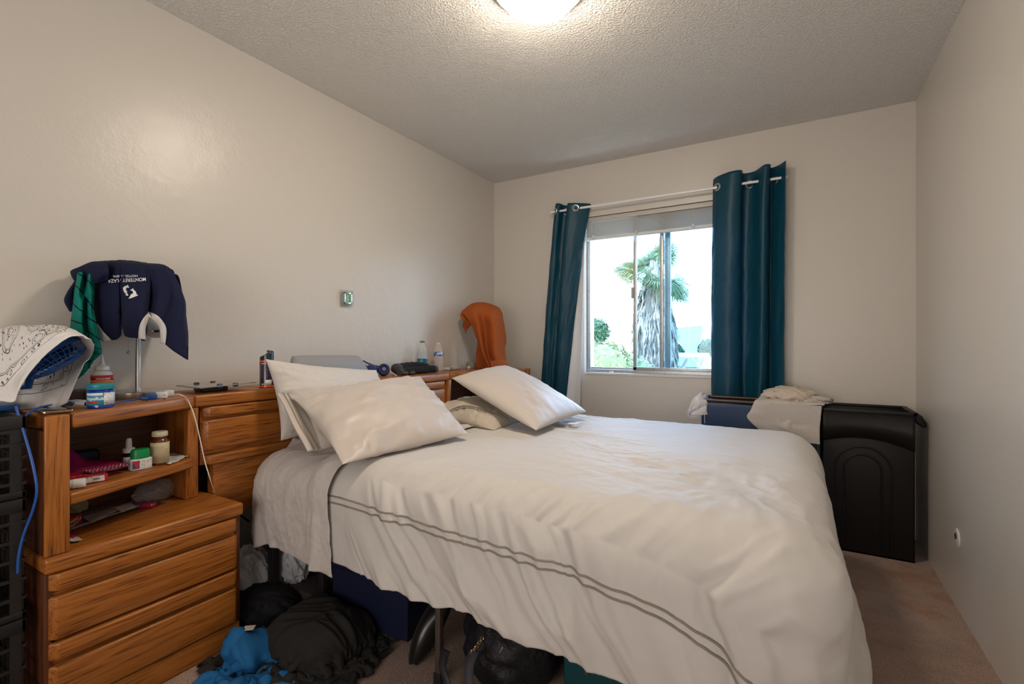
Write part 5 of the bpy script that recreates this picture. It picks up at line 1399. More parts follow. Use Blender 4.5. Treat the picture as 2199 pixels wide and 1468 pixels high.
cyl_text('lettering', 'RMIN', 0.0065, sc, CR, 1.006, -24, WINK, can, 1.3)
for k in range(9):
    cyl_label('text_line', sc, CR+.0003, 0.998-k*.0062, 0.9988-k*.0062, -52, 28-(k*37 % 25), mat('grey_ink', (.25, .23, .27), .6), can)

# ------------------------------------------------------------------ objects at the far end of the headboard
hp = thing('headphones', 'folded glossy blue headphones lying on the headboard', 'headphones', (0.10, 2.06, 0.90))
GB = mat('glossy_blue', (0.006, 0.02, 0.16), 0.15, coat=.6)
def cup(c, ax, r, w_, name='ear_cup'):
    Q_ = Vector((0, 0, 1)).rotation_difference(Vector(ax).normalized()).to_matrix()
    o = B().lathe([(0, -w_), (r*.8, -w_), (r, -w_*.5), (r, w_*.3), (r*.85, w_*.8), (r*.5, w_), (0, w_)], c, 28, Q_).done(name, GB, hp)
    return o
e1 = cup((0.11, 2.075, 0.937), (0.75, -0.65, 0.15), 0.036, 0.020)
e2 = cup((0.085, 2.005, 0.936), (0.6, -0.8, 0.2), 0.035, 0.020)
B().torus((0.125, 2.063, 0.940), 0.026, 0.008, 24, 8, Vector((0, 0, 1)).rotation_difference(Vector((0.75, -0.65, 0.15)).normalized()).to_matrix()).done('ear_pad', mat('blue_pad', (.01, .03, .12), .5), hp)
B().torus((0.131, 2.058, 0.944), 0.0065, 0.0016, 16, 6, Vector((0, 0, 1)).rotation_difference(Vector((0.75, -0.65, 0.15)).normalized()).to_matrix()).done('logo', WINK, e1)
B().tube(arc([(0.08, 2.0, 0.945), (0.05, 1.975, 0.975), (0.035, 1.99, 0.99), (0.04, 2.02, 0.975), (0.07, 2.07, 0.955), (0.095, 2.105, 0.94)], 30), 0.0045, 8).done('headband', GB, hp, 60)
cable('aux_cable', 'thin white cable end lying beside the blue headphones', [at(828, 788, t=2.86), at(834, 795, t=2.86), at(842, 800, t=2.87), at(851, 806, z=.904)], 0.0035, WHITE, 20)
tag(B().box(0.02, 0.05, 1.955, 2.0, 0.902, 0.955, .003).done('small_box', mat('plum_card', (.06, .05, .12), .5)), 'small dark box behind the headphones', 'box')
# black slipper socks
M_SOCK = mat('black_knit', (0.005, 0.005, 0.007), 0.9, bump=(160, .8, 3, .003)); M_SOCKG = mat('grey_knit', (0.06, 0.06, 0.06), 0.9, bump=(160, .9, 3, .003))
def sock(label, pts, rads, toe):
    t = thing('sock', label, 'sock', tuple(np.array(pts[0])*[1, 1, 0]+[0, 0, .90]), 'thick black socks on the headboard')
    A = arc(pts, 26); R = np.interp(np.linspace(0, 1, 26), np.linspace(0, 1, len(rads)), rads)
    b_ = B(); b_.tube(A[:22], R[:22]*np.array([1+.05*math.sin(k*1.9) for k in range(22)]), 16); o = b_.done('sock_body', M_SOCK, t, 60)
    b_ = B(); b_.tube(A[21:], np.append(R[21:-1]*1.02, R[-1]*.55), 16); b_.done('toe', M_SOCKG, t, 60)
    b_ = B(); b_.tube([A[0]-(A[1]-A[0])*.3, A[0], A[1], A[2]], [R[0]*1.0, R[0]*1.12, R[0]*1.1, R[0]*1.02], 16); b_.done('cuff', M_SOCKG, t, 60)
sock('black knitted sock lying at the back, its grey toe against the green-capped bottle', [(0.125, 2.16, 0.936), (0.10, 2.27, 0.942), (0.085, 2.37, 0.944), (0.085, 2.455, 0.938), (0.10, 2.50, 0.932)], [0.030, 0.030, 0.028, 0.026, 0.022], 1)
sock('black knitted sock lying in front, its grey toe pointing right', [(0.175, 2.14, 0.920), (0.165, 2.26, 0.925), (0.17, 2.35, 0.924), (0.18, 2.42, 0.927), (0.185, 2.475, 0.924)], [0.019, 0.024, 0.022, 0.024, 0.020], 1)
for k, (dx, dy) in enumerate(((0.02, 0.0), (0.035, 0.05))):
    tag(B().sphere((0.185+dx*.6, 2.165+dy, 0.914), 0.014, 12, 8, (1.2, 1.6, .9)).done('pompom', M_SOCKG), ('grey pompom of the socks nearer the headphones', 'grey pompom of the socks nearer the bottles')[k], 'pompom')
# water bottles
def pet(label, c, h, capm, water, lab, bandz, group='small plastic water bottles on the headboard'):
    t = thing('water_bottle', label, 'bottle', (*c, 0.90), group)
    r = 0.032
    prof = [(0, .901), (r*.8, .9015), (r, .908)]
    z = .915
    while z < .90+h*.62:
        prof += [(r, z), (r*.94, z+.004), (r, z+.008)]; z += .011
    prof += [(r, .90+h*.66), (r*.86, .90+h*.78), (r*.55, .90+h*.88), (0.0125, .90+h*.93), (0.0125, .90+h*.985)]
    B().lathe(prof, (*c, 0), 32).done('bottle_body', mat('pet_plastic', (0.93, 0.96, 0.98), 0.06, trans=0.0, alpha=0.14, spec=0.9), t)
    if water:
        B().lathe([(0, .903)]+[(max(p[0]-.0015, 0), p[1]) for p in prof[1:] if p[1] < .90+h*.8]+[(0, .90+h*.8)], (*c, 0), 28).done('water', mat('water', (0.55, 0.75, 0.85), 0.05, alpha=0.22, spec=.8), t)
    z0_, z1_ = bandz
    B().lathe([(r+.0006, z0_), (r+.0006, z1_)], (*c, 0), 32).done('label', lab, t)
    if capm: B().lathe([(0.0, .90+h*.955), (0.0155, .90+h*.955), (0.0155, .90+h), (0.0135, .90+h+.002), (0, .90+h+.002)], (*c, 0), 24).done('cap', capm, t)
    else: B().torus((*c, .90+h*.95), 0.0135, 0.0018, 24, 6).done('neck_ring', mat('clear_ring', (.8, .8, .8), .2), t)
    return t
b1 = pet('full water bottle with a green cap and blue label behind the socks', (0.065, 2.47), 0.205, mat('green_cap', (0.0, 0.20, 0.10), .35), True, mat('label_blue', (0.01, 0.09, 0.28), .35, var=(45, (0.02, .35, .18), .5, .6)), (0.935, 0.990))
b2 = pet('empty capless plastic water bottle with a narrow blue label', (0.095, 2.60), 0.200, None, False, mat('label_sky', (0.02, 0.13, 0.42), .35, var=(45, (0.55, .6, .7), .52, .58)), (1.005, 1.033))
pb = thing('white_remote', 'flat white handset lying beside the empty bottle', 'remote', (0.10, 2.75, .90))
obox((0.09, 2.76, 0.9015), 0.05, 0.17, 0.022, 6, .008).done('handset_body', mat('pearl_plastic', (.62, .61, .57), .35), pb); obox((0.10, 2.705, 0.903), 0.053, 0.03, 0.021, 6, .004).done('grey_end', mat('grey_knob', (.3, .3, .3), .4), pb)
tag(B().lathe([(0, 0), (0.012, 0), (0.016, .01), (.009, .02), (0, .022)], (0.12, 2.92, 0.9015), 16).done('dice_knob', mat('cream_knob', (.6, .56, .48), .4)), 'small cream knob lying right of the white handset', 'knob')
tag(B().lathe([(0, 0), (0.036, 0), (0.036, .045), (.033, .045), (.032, .006), (0, .006)], (0.07, 3.02, 0.9015), 28).done('votive_cup', mat('taupe_ceramic', (.27, .235, .19), .5)), 'small taupe round cup beside the orange scarf', 'cup')
# far lamp with the orange scarf
l2 = table_lamp((0.20, 3.06), 'steel table lamp in the far corner, hidden by an orange scarf', 1.335, (0.095, 0.075), 0.90, 0.09)
M_ORG = mat('rust_wool', (0.36, 0.085, 0.018), 0.9, spec=0.2, bump=(350, .5, 2, .001))
SF = cgrid([
 [(1012, 668, 3.70), (1022, 656, 3.72), (1040, 654, 3.74), (1058, 657, 3.76), (1070, 666, 3.76), (1076, 680, 3.74)],
 [(992, 668, 3.58), (1012, 653, 3.58), (1035, 650, 3.59), (1057, 655, 3.61), (1072, 662, 3.64), (1078, 672, 3.68)],
 [(1004, 684, 3.50), (1018, 672, 3.46), (1036, 672, 3.50), (1056, 676, 3.46), (1072, 678, 3.52), (1080, 684, 3.60)],
 [(1016, 704, 3.50), (1028, 700, 3.45), (1042, 702, 3.51), (1060, 704, 3.44), (1074, 704, 3.52), (1084, 706, 3.60)],
 [(1023, 726, 3.50), (1033, 730, 3.44), (1044, 732, 3.51), (1062, 732, 3.43), (1076, 730, 3.52), (1087, 732, 3.60)],
 [(1030, 752, 3.50), (1038, 756, 3.44), (1048, 758, 3.51), (1064, 758, 3.42), (1078, 756, 3.52), (1084, 748, 3.60)],
 [(1040, 772, 3.50), (1046, 778, 3.45), (1054, 776, 3.50), (1066, 774, 3.43), (1080, 774, 3.50), (1088, 776, 3.56)],
 [(1048, 792, 3.49), (1052, 792, 3.46), (1060, 790, 3.48), (1070, 790, 3.43), (1084, 790, 3.48), (1096, 792, 3.52)]], 90, 90)
SF[..., 0] = np.maximum(SF[..., 0], 0.012); SF[..., 2] = np.maximum(SF[..., 2], 0.903)
sf = mesh_grid('scarf', SF, M_ORG, None, 0.004)
tag(sf, 'rust orange fringed scarf draped over the lamp in the far corner', 'scarf')
S2 = cgrid([[(992, 668, 3.58), (1004, 676, 3.56), (1014, 690, 3.54)], [(988, 678, 3.56), (998, 688, 3.54), (1010, 700, 3.54)], [(996, 684, 3.60), (1000, 694, 3.60), (1004, 706, 3.60)], [(993, 700, 3.62), (998, 708, 3.62), (1000, 716, 3.62)]], 24, 24)
S2[..., 0] = np.maximum(S2[..., 0], 0.012); mesh_grid('scarf_corner', S2, M_ORG, sf, 0.004)
S3 = cgrid([[(1026, 735, 3.56), (1036, 750, 3.55), (1044, 765, 3.54)], [(1022, 765, 3.58), (1032, 775, 3.56), (1046, 780, 3.54)], [(1024, 795, 3.60), (1036, 796, 3.58), (1050, 796, 3.55)]], 20, 20)
S3[..., 0] = np.maximum(S3[..., 0], 0.014); S3[..., 2] = np.maximum(S3[..., 2], 0.903); mesh_grid('scarf_back_layer', S3, M_ORG, sf, 0.004)
b_ = B()
for k in range(14):
    x_ = 1056+k*2.4; b_.tube([at(x_, 774, t=3.425), at(x_+.4, 781, t=3.42), at(x_+.2, 787, t=3.42)], 0.0028, 5)
b_.done('fringe', mat('rust_fringe', (0.45, 0.14, 0.05), .9), sf)

# ------------------------------------------------------------------ middle shelf of the near cabinet
Z1 = 0.674
def pill(c):
    t = thing('pill_bottle', 'amber pill bottle with cream lid and label, tallest on the shelf', 'bottle', (*c, Z1))
    r = 0.0275
    B().lathe([(0, Z1+.0005), (r-.003, Z1+.0005), (r, Z1+.004), (r, Z1+.080), (r-.004, Z1+.087), (.019, Z1+.092), (.019, Z1+.097), (0, Z1+.097)], (*c, 0), 36).done('bottle_body', mat('amber_glass', (0.10, 0.025, 0.006), 0.12, coat=.5), t)
    B().lathe([(0, Z1+.0975), (.0225, Z1+.0975), (.0235, Z1+.099), (.0235, Z1+.110), (.022, Z1+.1135), (0, Z1+.114)], (*c, 0), 36).done('lid', mat('cream_lid', (.62, .56, .38), .4), t)
    cm = mat('cream_label', (.56, .48, .30), .5)
    cyl_label('label', c, r, Z1+.008, Z1+.078, -88, 88, cm, t)
    for k in range(11): cyl_label('text_line', c, r+.0004, Z1+.016+k*.0048, Z1+.0166+k*.0048, -60+(k*53 % 17), 62-(k*31 % 35), mat('brown_ink', (.16, .12, .06), .6), t)
pill((0.283, 0.838))
gc = (0.300, 0.772)
gt = thing('balm_jar', 'white balm jar with a bright green oval lid on the shelf', 'jar', (*gc, Z1))
d_, r_2 = facing(gc); angj = math.degrees(math.atan2(r_2.y, r_2.x))+18
slab((*gc, Z1+.0005), 0.062, 0.040, 0.036, angj, 0.012, WHITE, 'jar_body', gt, .003)
B().lathe([(0, 0), (.027, 0), (.027, .022), (.024, .030), (0, .031)], (gc[0], gc[1], Z1+.037), 32, Matrix.Rotation(math.radians(angj), 3, 'Z'), 1.0, 0.72).done('lid', mat('bright_green', (0.0, 0.26, 0.07), .35), gt)
M = frame_mtx((gc[0]+.0205*math.sin(math.radians(angj)), gc[1]-.0205*math.cos(math.radians(angj)), Z1+.019), (math.cos(math.radians(angj)), math.sin(math.radians(angj)), 0), (0, 0, 1))
B().box(-.008, .026, -.013, .013, 0, .0006, 0, 2, M).done('info_panel', PAPER, gt)
B().box(-.028, -.0085, -.013, .013, 0, .0006, 0, 2, M).done('picture_panel', mat('balm_picture', (.03, .04, .18), .5, var=(90, (.4, .05, .05), .5, .6)), gt)
B().box(-.026, -.010, .004, .0115, 0.0003, .0011, 0, 2, M).done('red_logo', mat('logo_red', (.55, .02, .03), .5), gt)
sp_ = (0.228, 0.768)
st = thing('spray_bottle', 'small dark nasal spray bottle with a white pump behind the green-lidded jar', 'bottle', (*sp_, Z1))
B().lathe([(0, Z1+.0005), (.0155, Z1+.0005), (.0165, Z1+.003), (.0165, Z1+.040), (.009, Z1+.048), (0, Z1+.048)], (*sp_, 0), 24).done('bottle_body', mat('dark_amber', (.03, .012, .01), .15), st)
B().lathe([(0, Z1+.048), (.0175, Z1+.048), (.0175, Z1+.062), (.012, Z1+.0635), (.0095, Z1+.064), (.0085, Z1+.090), (.006, Z1+.096), (0, Z1+.096)], (*sp_, 0), 24).done('pump_cap', WHITE, st)
cyl_label('label', sp_, .0165, Z1+.006, Z1+.034, -70, 15, PAPER, st)
# crinkled leaflet
P = np.zeros((30, 20, 3)); a_ = [at(365, 998, z=Z1+.001), at(403, 981, z=Z1+.001), at(385, 968, z=Z1+.001), at(310, 986, z=Z1+.001)]
for i in range(30):
    for j in range(20):
        s, t_ = i/29, j/19; P[i, j] = (a_[0]*(1-s)+a_[1]*s)*(1-t_)+(a_[3]*(1-s)+a_[2]*s)*t_
P[..., 2] += 0.003+0.003*ridge(np.linspace(0, 3, 30)[:, None], np.linspace(0, 3, 20)[None], 3)
P[..., 0] = np.maximum(P[..., 0], .034)
tag(mesh_grid('leaflet', P, PAPER, None, .0004), 'crumpled printed leaflet lying under the amber bottle', 'paper')
# red medicine box, blister, tube, magenta cloth
rb = thing('medicine_box', 'flat red medicine box lying under the blister pack', 'box', (0.37, 0.635, Z1))
Mx = Matrix.Translation((0.325, 0.606, Z1+.0006)) @ Matrix.Rotation(math.radians(-10), 4, 'Z')
B().box(-0.05, 0.045, -0.058, 0.058, 0, 0.022, .0012, 1, Mx).done('carton', REDP, rb)
B().box(0.0452, 0.0458, -0.045, 0.050, 0.003, 0.019, 0, 1, Mx).done('side_label', PAPER, rb)
text_mesh('lettering', '%001', 0.008, INK, rb, Mx @ frame_mtx((0.0462, 0.030, 0.012), (0, -1, 0), (0, 0, -1)), 0.0002)
text_mesh('lettering', 'COLD & FLU', 0.014, mat('gold_ink', (.5, .28, .08), .5), rb, Mx @ frame_mtx((0.018, -0.01, 0.0224), (0, 1, 0), (-1, 0, 0)), 0.0002)
bp_ = thing('blister_pack', 'silver blister pack of pink capsules lying on the red box', 'blister pack', (0.33, 0.67, Z1+.023))
Mb = Matrix.Translation((0.318, 0.672, Z1+.0245)) @ Matrix.Rotation(math.radians(14), 4, 'Z') @ Matrix.Rotation(math.radians(-2), 4, 'X')
B().box(-0.022, 0.022, -0.055, 0.060, 0, 0.0008, 0, 1, Mb).done('foil', mat('foil', (.35, .35, .4), .3, metal=.9), bp_)
for i in range(10):
    for j in range(3):
        cpos = Mb @ Vector((-0.014+j*0.014, -0.048+i*0.0112, 0.003)); B().sphere(cpos, 0.0036, 10, 6, (1.3, 1, .9)).done('capsule', mat('pink_capsule', (.42, .09, .11), .2, coat=.6), bp_)
tb = thing('cap_tube', 'white round-capped tube lying in front of the red box', 'tube', (0.40, 0.575, Z1))
dr = Vector((-0.40, -0.91, 0)).normalized(); e0 = Vector((.408, .592, Z1+.0150))
B().tube([e0, e0+dr*.004, e0+dr*.028], [.0125, .0135, .0135], 28).done('cap', WHITE, tb)
B().tube([e0+dr*.0285, e0+dr*.055], [.0128, .0128], 28).done('tube_body', mat('pearl_tube', (.7, .66, .64), .4), tb)
MG = mat('magenta_satin', (0.28, 0.004, 0.09), 0.5)
P = np.zeros((50, 40, 3)); U_ = np.linspace(0, 1, 50)[:, None]; V_ = np.linspace(0, 1, 40)[None]
P[..., 0] = 0.10+0.17*V_+0*U_; P[..., 1] = 0.53+0.245*U_+0*V_
hh = 0.052*np.exp(-((U_-.36)/.15)**2-((V_-.45)/.35)**2)+0.040*np.exp(-((U_-.02)/.12)**2-((V_-.5)/.4)**2)+0.026*np.sqrt(np.clip(np.sin(PI*U_)*np.sin(PI*V_), 0, 1))
P[..., 2] = Z1+.003+hh+0.003*ridge(U_*4, V_*4, 9)*np.sin(PI*U_)
tag(mesh_grid('satin_cloth', P, MG, None, .002), 'magenta satin cloth bunched on the middle shelf behind the pills', 'cloth')
tag(B().box(0.04, 0.09, 0.56, 0.74, Z1+.0006, Z1+.050, .012, 3).done('dark_pouch', mat('navy_pouch', (.008, .02, .05), .5)), 'dark blue pouch at the back of the middle shelf', 'pouch')

# ------------------------------------------------------------------ lower shelf
Z0 = 0.514
bg_ = thing('ointment_box', 'red BENGAY box lying on its side on the lower shelf', 'box', (0.28, 0.57, Z0))
fl = at(176, 1127, z=Z0); fl2 = at(146, 1143, z=Z0)
dirb = Vector(fl-fl2).normalized(); nb_ = Vector((dirb.y, -dirb.x, 0))
Mg = frame_mtx(tuple(Vector(fl)-dirb*.062), dirb, (0, 0, 1))       # x along the box, y up, z towards the room
B().box(-0.062, 0.062, 0.0005, 0.038, -0.034, 0, .001, 1, Mg).done('carton', REDP, bg_)
b_ = B(); pts = [Mg @ Vector((0.022+0.036*math.cos(a), 0.022+0.0085*math.sin(a)+0.10*0.036*math.cos(a), 0.0004)) for a in np.linspace(0, 2*PI, 33)[:-1]]
b_.poly_extrude(pts, tuple((Mg.to_3x3() @ Vector((0, 0, .0003)))), 0); b_.done('logo_oval', mat('cream_ink', (.62, .5, .3), .5), bg_)
text_mesh('lettering', 'BENGAY', 0.0155, INK, bg_, Mg @ Matrix.Translation((0.022, 0.0215, 0.0012)) @ Matrix.Rotation(.10, 4, 'Z'), .0002, bold=True)
def sheet(name, label, cat, c4, m, dz=.003, seed=1, amp=.002, th=.0006, n=24):
    P = np.zeros((n, n, 3)); U_ = np.linspace(0, 1, n)[:, None]; V_ = np.linspace(0, 1, n)[None]
    c4 = [np.array(q_, float) for q_ in c4]
    for i in range(n):
        for j in range(n):
            s, t_ = i/(n-1), j/(n-1); P[i, j] = (c4[0]*(1-s)+c4[1]*s)*(1-t_)+(c4[3]*(1-s)+c4[2]*s)*t_
    P[..., 2] += dz+amp*(ridge(U_*2.5, V_*2.5, seed)+1)*.7
    o = mesh_grid(name, P, m, None, th)
    if label: tag(o, label, cat)
    return o
sheet('folded_cloth', 'flat blue-grey folded cloth lying at the back of the lower shelf', 'cloth', [at(150, 1142, z=Z0), at(312, 1086, z=Z0), at(300, 1078, z=Z0), at(150, 1110, z=Z0)], mat('blue_grey_cloth', (.20, .22, .26), .8), .005, 2, .003, .006)
sheet('torn_paper', 'long torn white paper strip on the blue-grey cloth', 'paper', [at(195, 1128, z=Z0+.012), at(255, 1098, z=Z0+.012), at(285, 1080, z=Z0+.016), at(178, 1115, z=Z0+.014)], mat('plain_paper', (.42, .38, .36), .6), .004, 4, .004)
pp = sheet('printed_card', 'small printed white card lying on the torn paper', 'card', [at(262, 1102, z=Z0+.018), at(292, 1090, z=Z0+.018), at(282, 1083, z=Z0+.02), at(244, 1092, z=Z0+.02)], PAPER, .004, 6, .001)
M_BAG = mat('clear_film', (0.75, 0.72, 0.74), 0.08, alpha=0.22, spec=1.0)
def baggie(name, label, c, r3, seed, m, rot=0, cat='bag', amp=.35):
    b_ = B(); rr = bmesh.ops.create_icosphere(b_.bm, subdivisions=5, radius=1.0)
    V = np.array([v.co[:] for v in b_.bm.verts])
    nzz = ridge(V[:, 0]*2.2+5+V[:, 2], V[:, 1]*2.2+V[:, 2]*1.7, seed, 3)
    V = V*(1+amp*nzz[:, None]*.6); V = V*np.array(r3); ca, sa = math.cos(rot), math.sin(rot)
    X = V[:, 0]*ca-V[:, 1]*sa; Y = V[:, 0]*sa+V[:, 1]*ca; V[:, 0] = X+c[0]; V[:, 1] = Y+c[1]; V[:, 2] = np.maximum(V[:, 2]+c[2], c[2]-r3[2]*.75)
    for v, p in zip(b_.bm.verts, V): v.co = p
    o = b_.done(name, m, None, 25)
    if label: tag(o, label, cat)
    return o
bb_ = at(345, 1062, z=Z0+.03)
baggie('clear_bag', 'crinkled clear plastic bag at the back right of the lower shelf', (0.14, 0.885, Z0+.031), (.045, .07, .038), 5, M_BAG, .3)
slab((0.21, 0.832, Z0+.001), 0.055, 0.030, 0.012, 40, .012, mat('pink_wrapper', (.50, .02, .09), .2, coat=.7), 'candy_wrapper', None); tag(COL.objects[-1], 'shiny pink wrapper in front of the clear bag', 'wrapper')
popc = baggie('snack_clump', 'pale yellow crumpled clump at the back left of the lower shelf', (0.09, 0.66, Z0+.030), (.035, .04, .030), 8, mat('pale_clump', (.35, .32, .2), .8))
cw = sheet('candy_packet', 'red and white candy packet corner beside the post on the lower shelf', 'wrapper', [at(147, 1167, z=Z0), at(178, 1163, z=Z0), at(150, 1149, z=Z0), at(144, 1150, z=Z0)], mat('white_packet', (.6, .58, .56), .4), .004, 3, .003)
sheet('packet_print', None, None, [at(148, 1160, z=Z0), at(166, 1158, z=Z0), at(152, 1150, z=Z0), at(146, 1151, z=Z0)], REDP, .0085, 3, .002)
o = COL.objects[-1]; o.name = 'printed_patch'; cwl = cw.location.copy(); o.location = o.location-cwl; o.parent = cw
# ================================================================== BINS IN THE WINDOW CORNER
tote = thing('storage_tote', 'tall black plastic tote with an arched panel in the right corner', 'storage bin', (2.52, 3.24, 0.0))
M_TOTE = mat('tote_black', (0.008, 0.0075, 0.008), 0.5, spec=.35)
TX0, TX1, TY0, TY1 = 2.325, 2.712, 3.09, 3.39
b_ = B(); z1 = 0.735
b_.box(TX0, TX1, TY0, TY0+.006, 0.0, z1, .002).box(TX0, TX0+.006, TY0, TY1, 0, z1, .002).box(TX1-.006, TX1, TY0, TY1, 0, z1, .002).box(TX0, TX1, TY1-.006, TY1, 0, z1, .002).box(TX0, TX1, TY0, TY1, 0, .008)
b_.done('shell', M_TOTE, tote)
b_ = B(); b_.box(TX0-.004, TX1+.012, TY0-.008, TY0+.010, z1-.004, z1+.012, .004).box(TX0-.004, TX1+.012, TY1-.010, TY1+.008, z1-.004, z1+.012, .004).box(TX0-.008, TX0+.010, TY0-.008, TY1+.008, z1-.004, z1+.012, .004).box(TX1-.010, TX1+.014, TY0-.008, TY1+.008, z1-.004, z1+.012, .004)
b_.done('lip', M_TOTE, tote)
b_ = B(); b_.poly_extrude([(TX1+.012, 3.15, .745), (TX1+.040, 3.15, .725), (TX1+.056, 3.15, .690), (TX1+.056, 3.15, .668), (TX1+.040, 3.15, .668), (TX1+.012, 3.15, .700)], (0, .16, 0), .004, 2); b_.done('handle', M_TOTE, tote)
def archpts(cx, zc, r, z0, y): 
    return [(cx-r, y, z0)]+[(cx-r*math.cos(a), y, zc+r*math.sin(a)) for a in np.linspace(0, PI, 25)]+[(cx+r, y, z0)]
B().tube(archpts(2.500, 0.436, 0.121, 0.03, TY0-.001), 0.0055, 8).done('arch_rib', M_TOTE, tote)
B().tube(archpts(2.500, 0.436, 0.080, 0.03, TY0-.001), 0.0055, 8).done('arch_rib', M_TOTE, tote)
b_ = B(); P = np.zeros((30, 2, 3))
for i in range(30):
    s = i/29; zz = 0.562+0.040*(1-(2*s-.88)**2); P[i, 0] = (TX0-.001+s*(TX1-TX0+.002), TY0-.003, zz); P[i, 1] = (TX0-.001+s*(TX1-TX0+.002), TY0-.003, 0.73)
mesh_grid('upper_band', P, M_TOTE, tote, .006)
hm = thing('laundry_hamper', 'dark blue hamper with a brown rounded top rail, left of the black tote', 'hamper', (2.0, 3.2, 0.0))
M_HB = mat('hamper_blue', (0.006, 0.030, 0.085), 0.45, bump=(400, .2, 2, .001)); M_HR = mat('brown_rail', (0.045, 0.022, 0.014), 0.3)
HX0, HX1 = 1.712, 2.300; HY0, HY1 = 3.09, 3.305
b_ = B(); P = np.zeros((60, 30, 3))
for i in range(60):
    for j in range(30):
        x = HX0+(HX1-HX0)*i/59; z = 0.742*j/29; P[i, j] = (x, HY0+.004+0.006*fbm(x*5, z*4, 3, 2), z)
mesh_grid('front_panel', P, M_HB, hm, .006)
B().box(HX0, HX0+.008, HY0+.008, HY1, 0, .742, .002).box(HX1-.008, HX1, HY0+.008, HY1, 0, .742, .002).box(HX0, HX1, HY1-.008, HY1, 0, .742, .002).box(HX0, HX1, HY0+.006, HY1, 0, .01).done('side_panels', M_HB, hm)
b_ = B(); b_.tube([(HX0, HY0+.004, .753), (HX1, HY0+.004, .753)], .011, 14).tube([(HX0, HY1-.004, .753), (HX1, HY1-.004, .753)], .011, 14).tube([(HX0+.008, HY0, .753), (HX0+.008, HY1, .753)], .011, 14).tube([(HX1-.008, HY0, .753), (HX1-.008, HY1, .753)], .011, 14)
b_.done('top_rail', M_HR, hm)
# towel over the front of the bins
M_TOW = mat('towel_terry', (0.58, 0.53, 0.49), 0.95, bump=(220, .9, 3, .004))
TW = cgrid([
 [(1640, 842, 2.90), (1690, 842, 2.90), (1730, 850, 2.90), (1765, 856, 2.88)],
 [(1628, 857, 2.80), (1680, 858, 2.80), (1712, 862, 2.76), (1762, 863, 2.76)],
 [(1620, 862, 2.742), (1672, 861, 2.715), (1716, 868, 2.700), (1764, 866, 2.645)],
 [(1612, 880, 2.735), (1668, 882, 2.700), (1712, 890, 2.680), (1763, 885, 2.610)],
 [(1604, 896, 2.735), (1655, 905, 2.705), (1700, 918, 2.650), (1761, 912, 2.595)],
 [(1626, 918, 2.725), (1672, 928, 2.690), (1712, 935, 2.640), (1760, 932, 2.590)],
 [(1640, 928, 2.720), (1684, 940, 2.680), (1722, 948, 2.630), (1761, 954, 2.585)]], 70, 70)
uu = np.linspace(0, 1, 70)[:, None]; vv = np.linspace(0, 1, 70)[None]
fold = np.exp(-((uu-.66+.10*vv)/.045)**2)
N_ = grid_normals(TW); sg = np.sign((N_[..., 1]).mean())*-1
TW = TW + N_*sg*(0.016*fold*(vv > .2)*(1-vv*.5)+0.005*ridge(uu*3+vv, vv*3-uu, 5, 2))[..., None]
TW[..., 1] = np.where(TW[..., 2] < .765, np.minimum(TW[..., 1], 3.072), TW[..., 1])
o = mesh_grid('towel', TW, M_TOW, None, .008); tag(o, 'off-white terry towel hanging over the front of the bins', 'towel')
# beige bundle on top
def lump(name, label, cat, c, r3, m, seed, amp=.22, fq=2.0, rot=0, flat=.6, sub=5, oct=3):
    b_ = B(); bmesh.ops.create_icosphere(b_.bm, subdivisions=sub, radius=1.0)
    V = np.array([v.co[:] for v in b_.bm.verts])
    w1 = fbm(V[:, 0]*1.5+7, V[:, 1]*1.5+V[:, 2], seed, 2)
    nz = ridge(V[:, 0]*fq+w1*1.2+V[:, 2]*fq*.7, V[:, 1]*fq+w1+V[:, 2]*fq*.4, seed+1, oct)
    V = V*(1+amp*nz[:, None]); V = V*np.array(r3); ca, sa = math.cos(rot), math.sin(rot)
    X = V[:, 0]*ca-V[:, 1]*sa; Y = V[:, 0]*sa+V[:, 1]*ca
    V[:, 0] = X+c[0]; V[:, 1] = Y+c[1]; V[:, 2] = np.maximum(V[:, 2]+c[2], c[2]-r3[2]*flat)
    for v, p in zip(b_.bm.verts, V): v.co = p
    o = b_.done(name, m, None, 60)
    if label: tag(o, label, cat)
    return o
lump('cloth_bundle', 'bundled beige cloth heaped on top of the bins beside the towel', 'cloth', (2.165, 3.215, 0.792), (.125, .075, .050), mat('beige_linen', (.56, .48, .40), .85, bump=(150, .4, 3, .003)), 12, .20, 1.7)
lump('washcloth', 'beige washcloth crumpled on the tote rim right of the bundle', 'cloth', (2.30, 3.20, 0.775), (.075, .06, .022), M_TOW, 15, .25, 2.2)
# frayed white rag
M_RAG = mat('white_rag', (.70, .68, .72), .9, bump=(200, .7, 3, .004))
RG = cgrid([
 [(1506, 842, 3.02), (1513, 842, 3.02), (1520, 852, 3.02)],
 [(1494, 850, 2.95), (1508, 846, 2.95), (1521, 858, 2.93)],
 [(1486, 862, 2.91), (1502, 858, 2.90), (1520, 862, 2.895)],
 [(1480, 876, 2.90), (1498, 876, 2.890), (1518, 878, 2.885)],
 [(1477, 890, 2.905), (1496, 891, 2.890), (1520, 890, 2.885)]], 40, 40)
uu = np.linspace(0, 1, 40)[:, None]; vv = np.linspace(0, 1, 40)[None]
RG = RG+grid_normals(RG)*(.008*ridge(uu*2.5, vv*2.5+uu, 6, 2))[..., None]
rg = mesh_grid('frayed_rag', RG, M_RAG, None, .005); tag(rg, 'frayed white rag hanging on the left end of the hamper rail', 'rag')
b_ = B(); rng = random.Random(4)
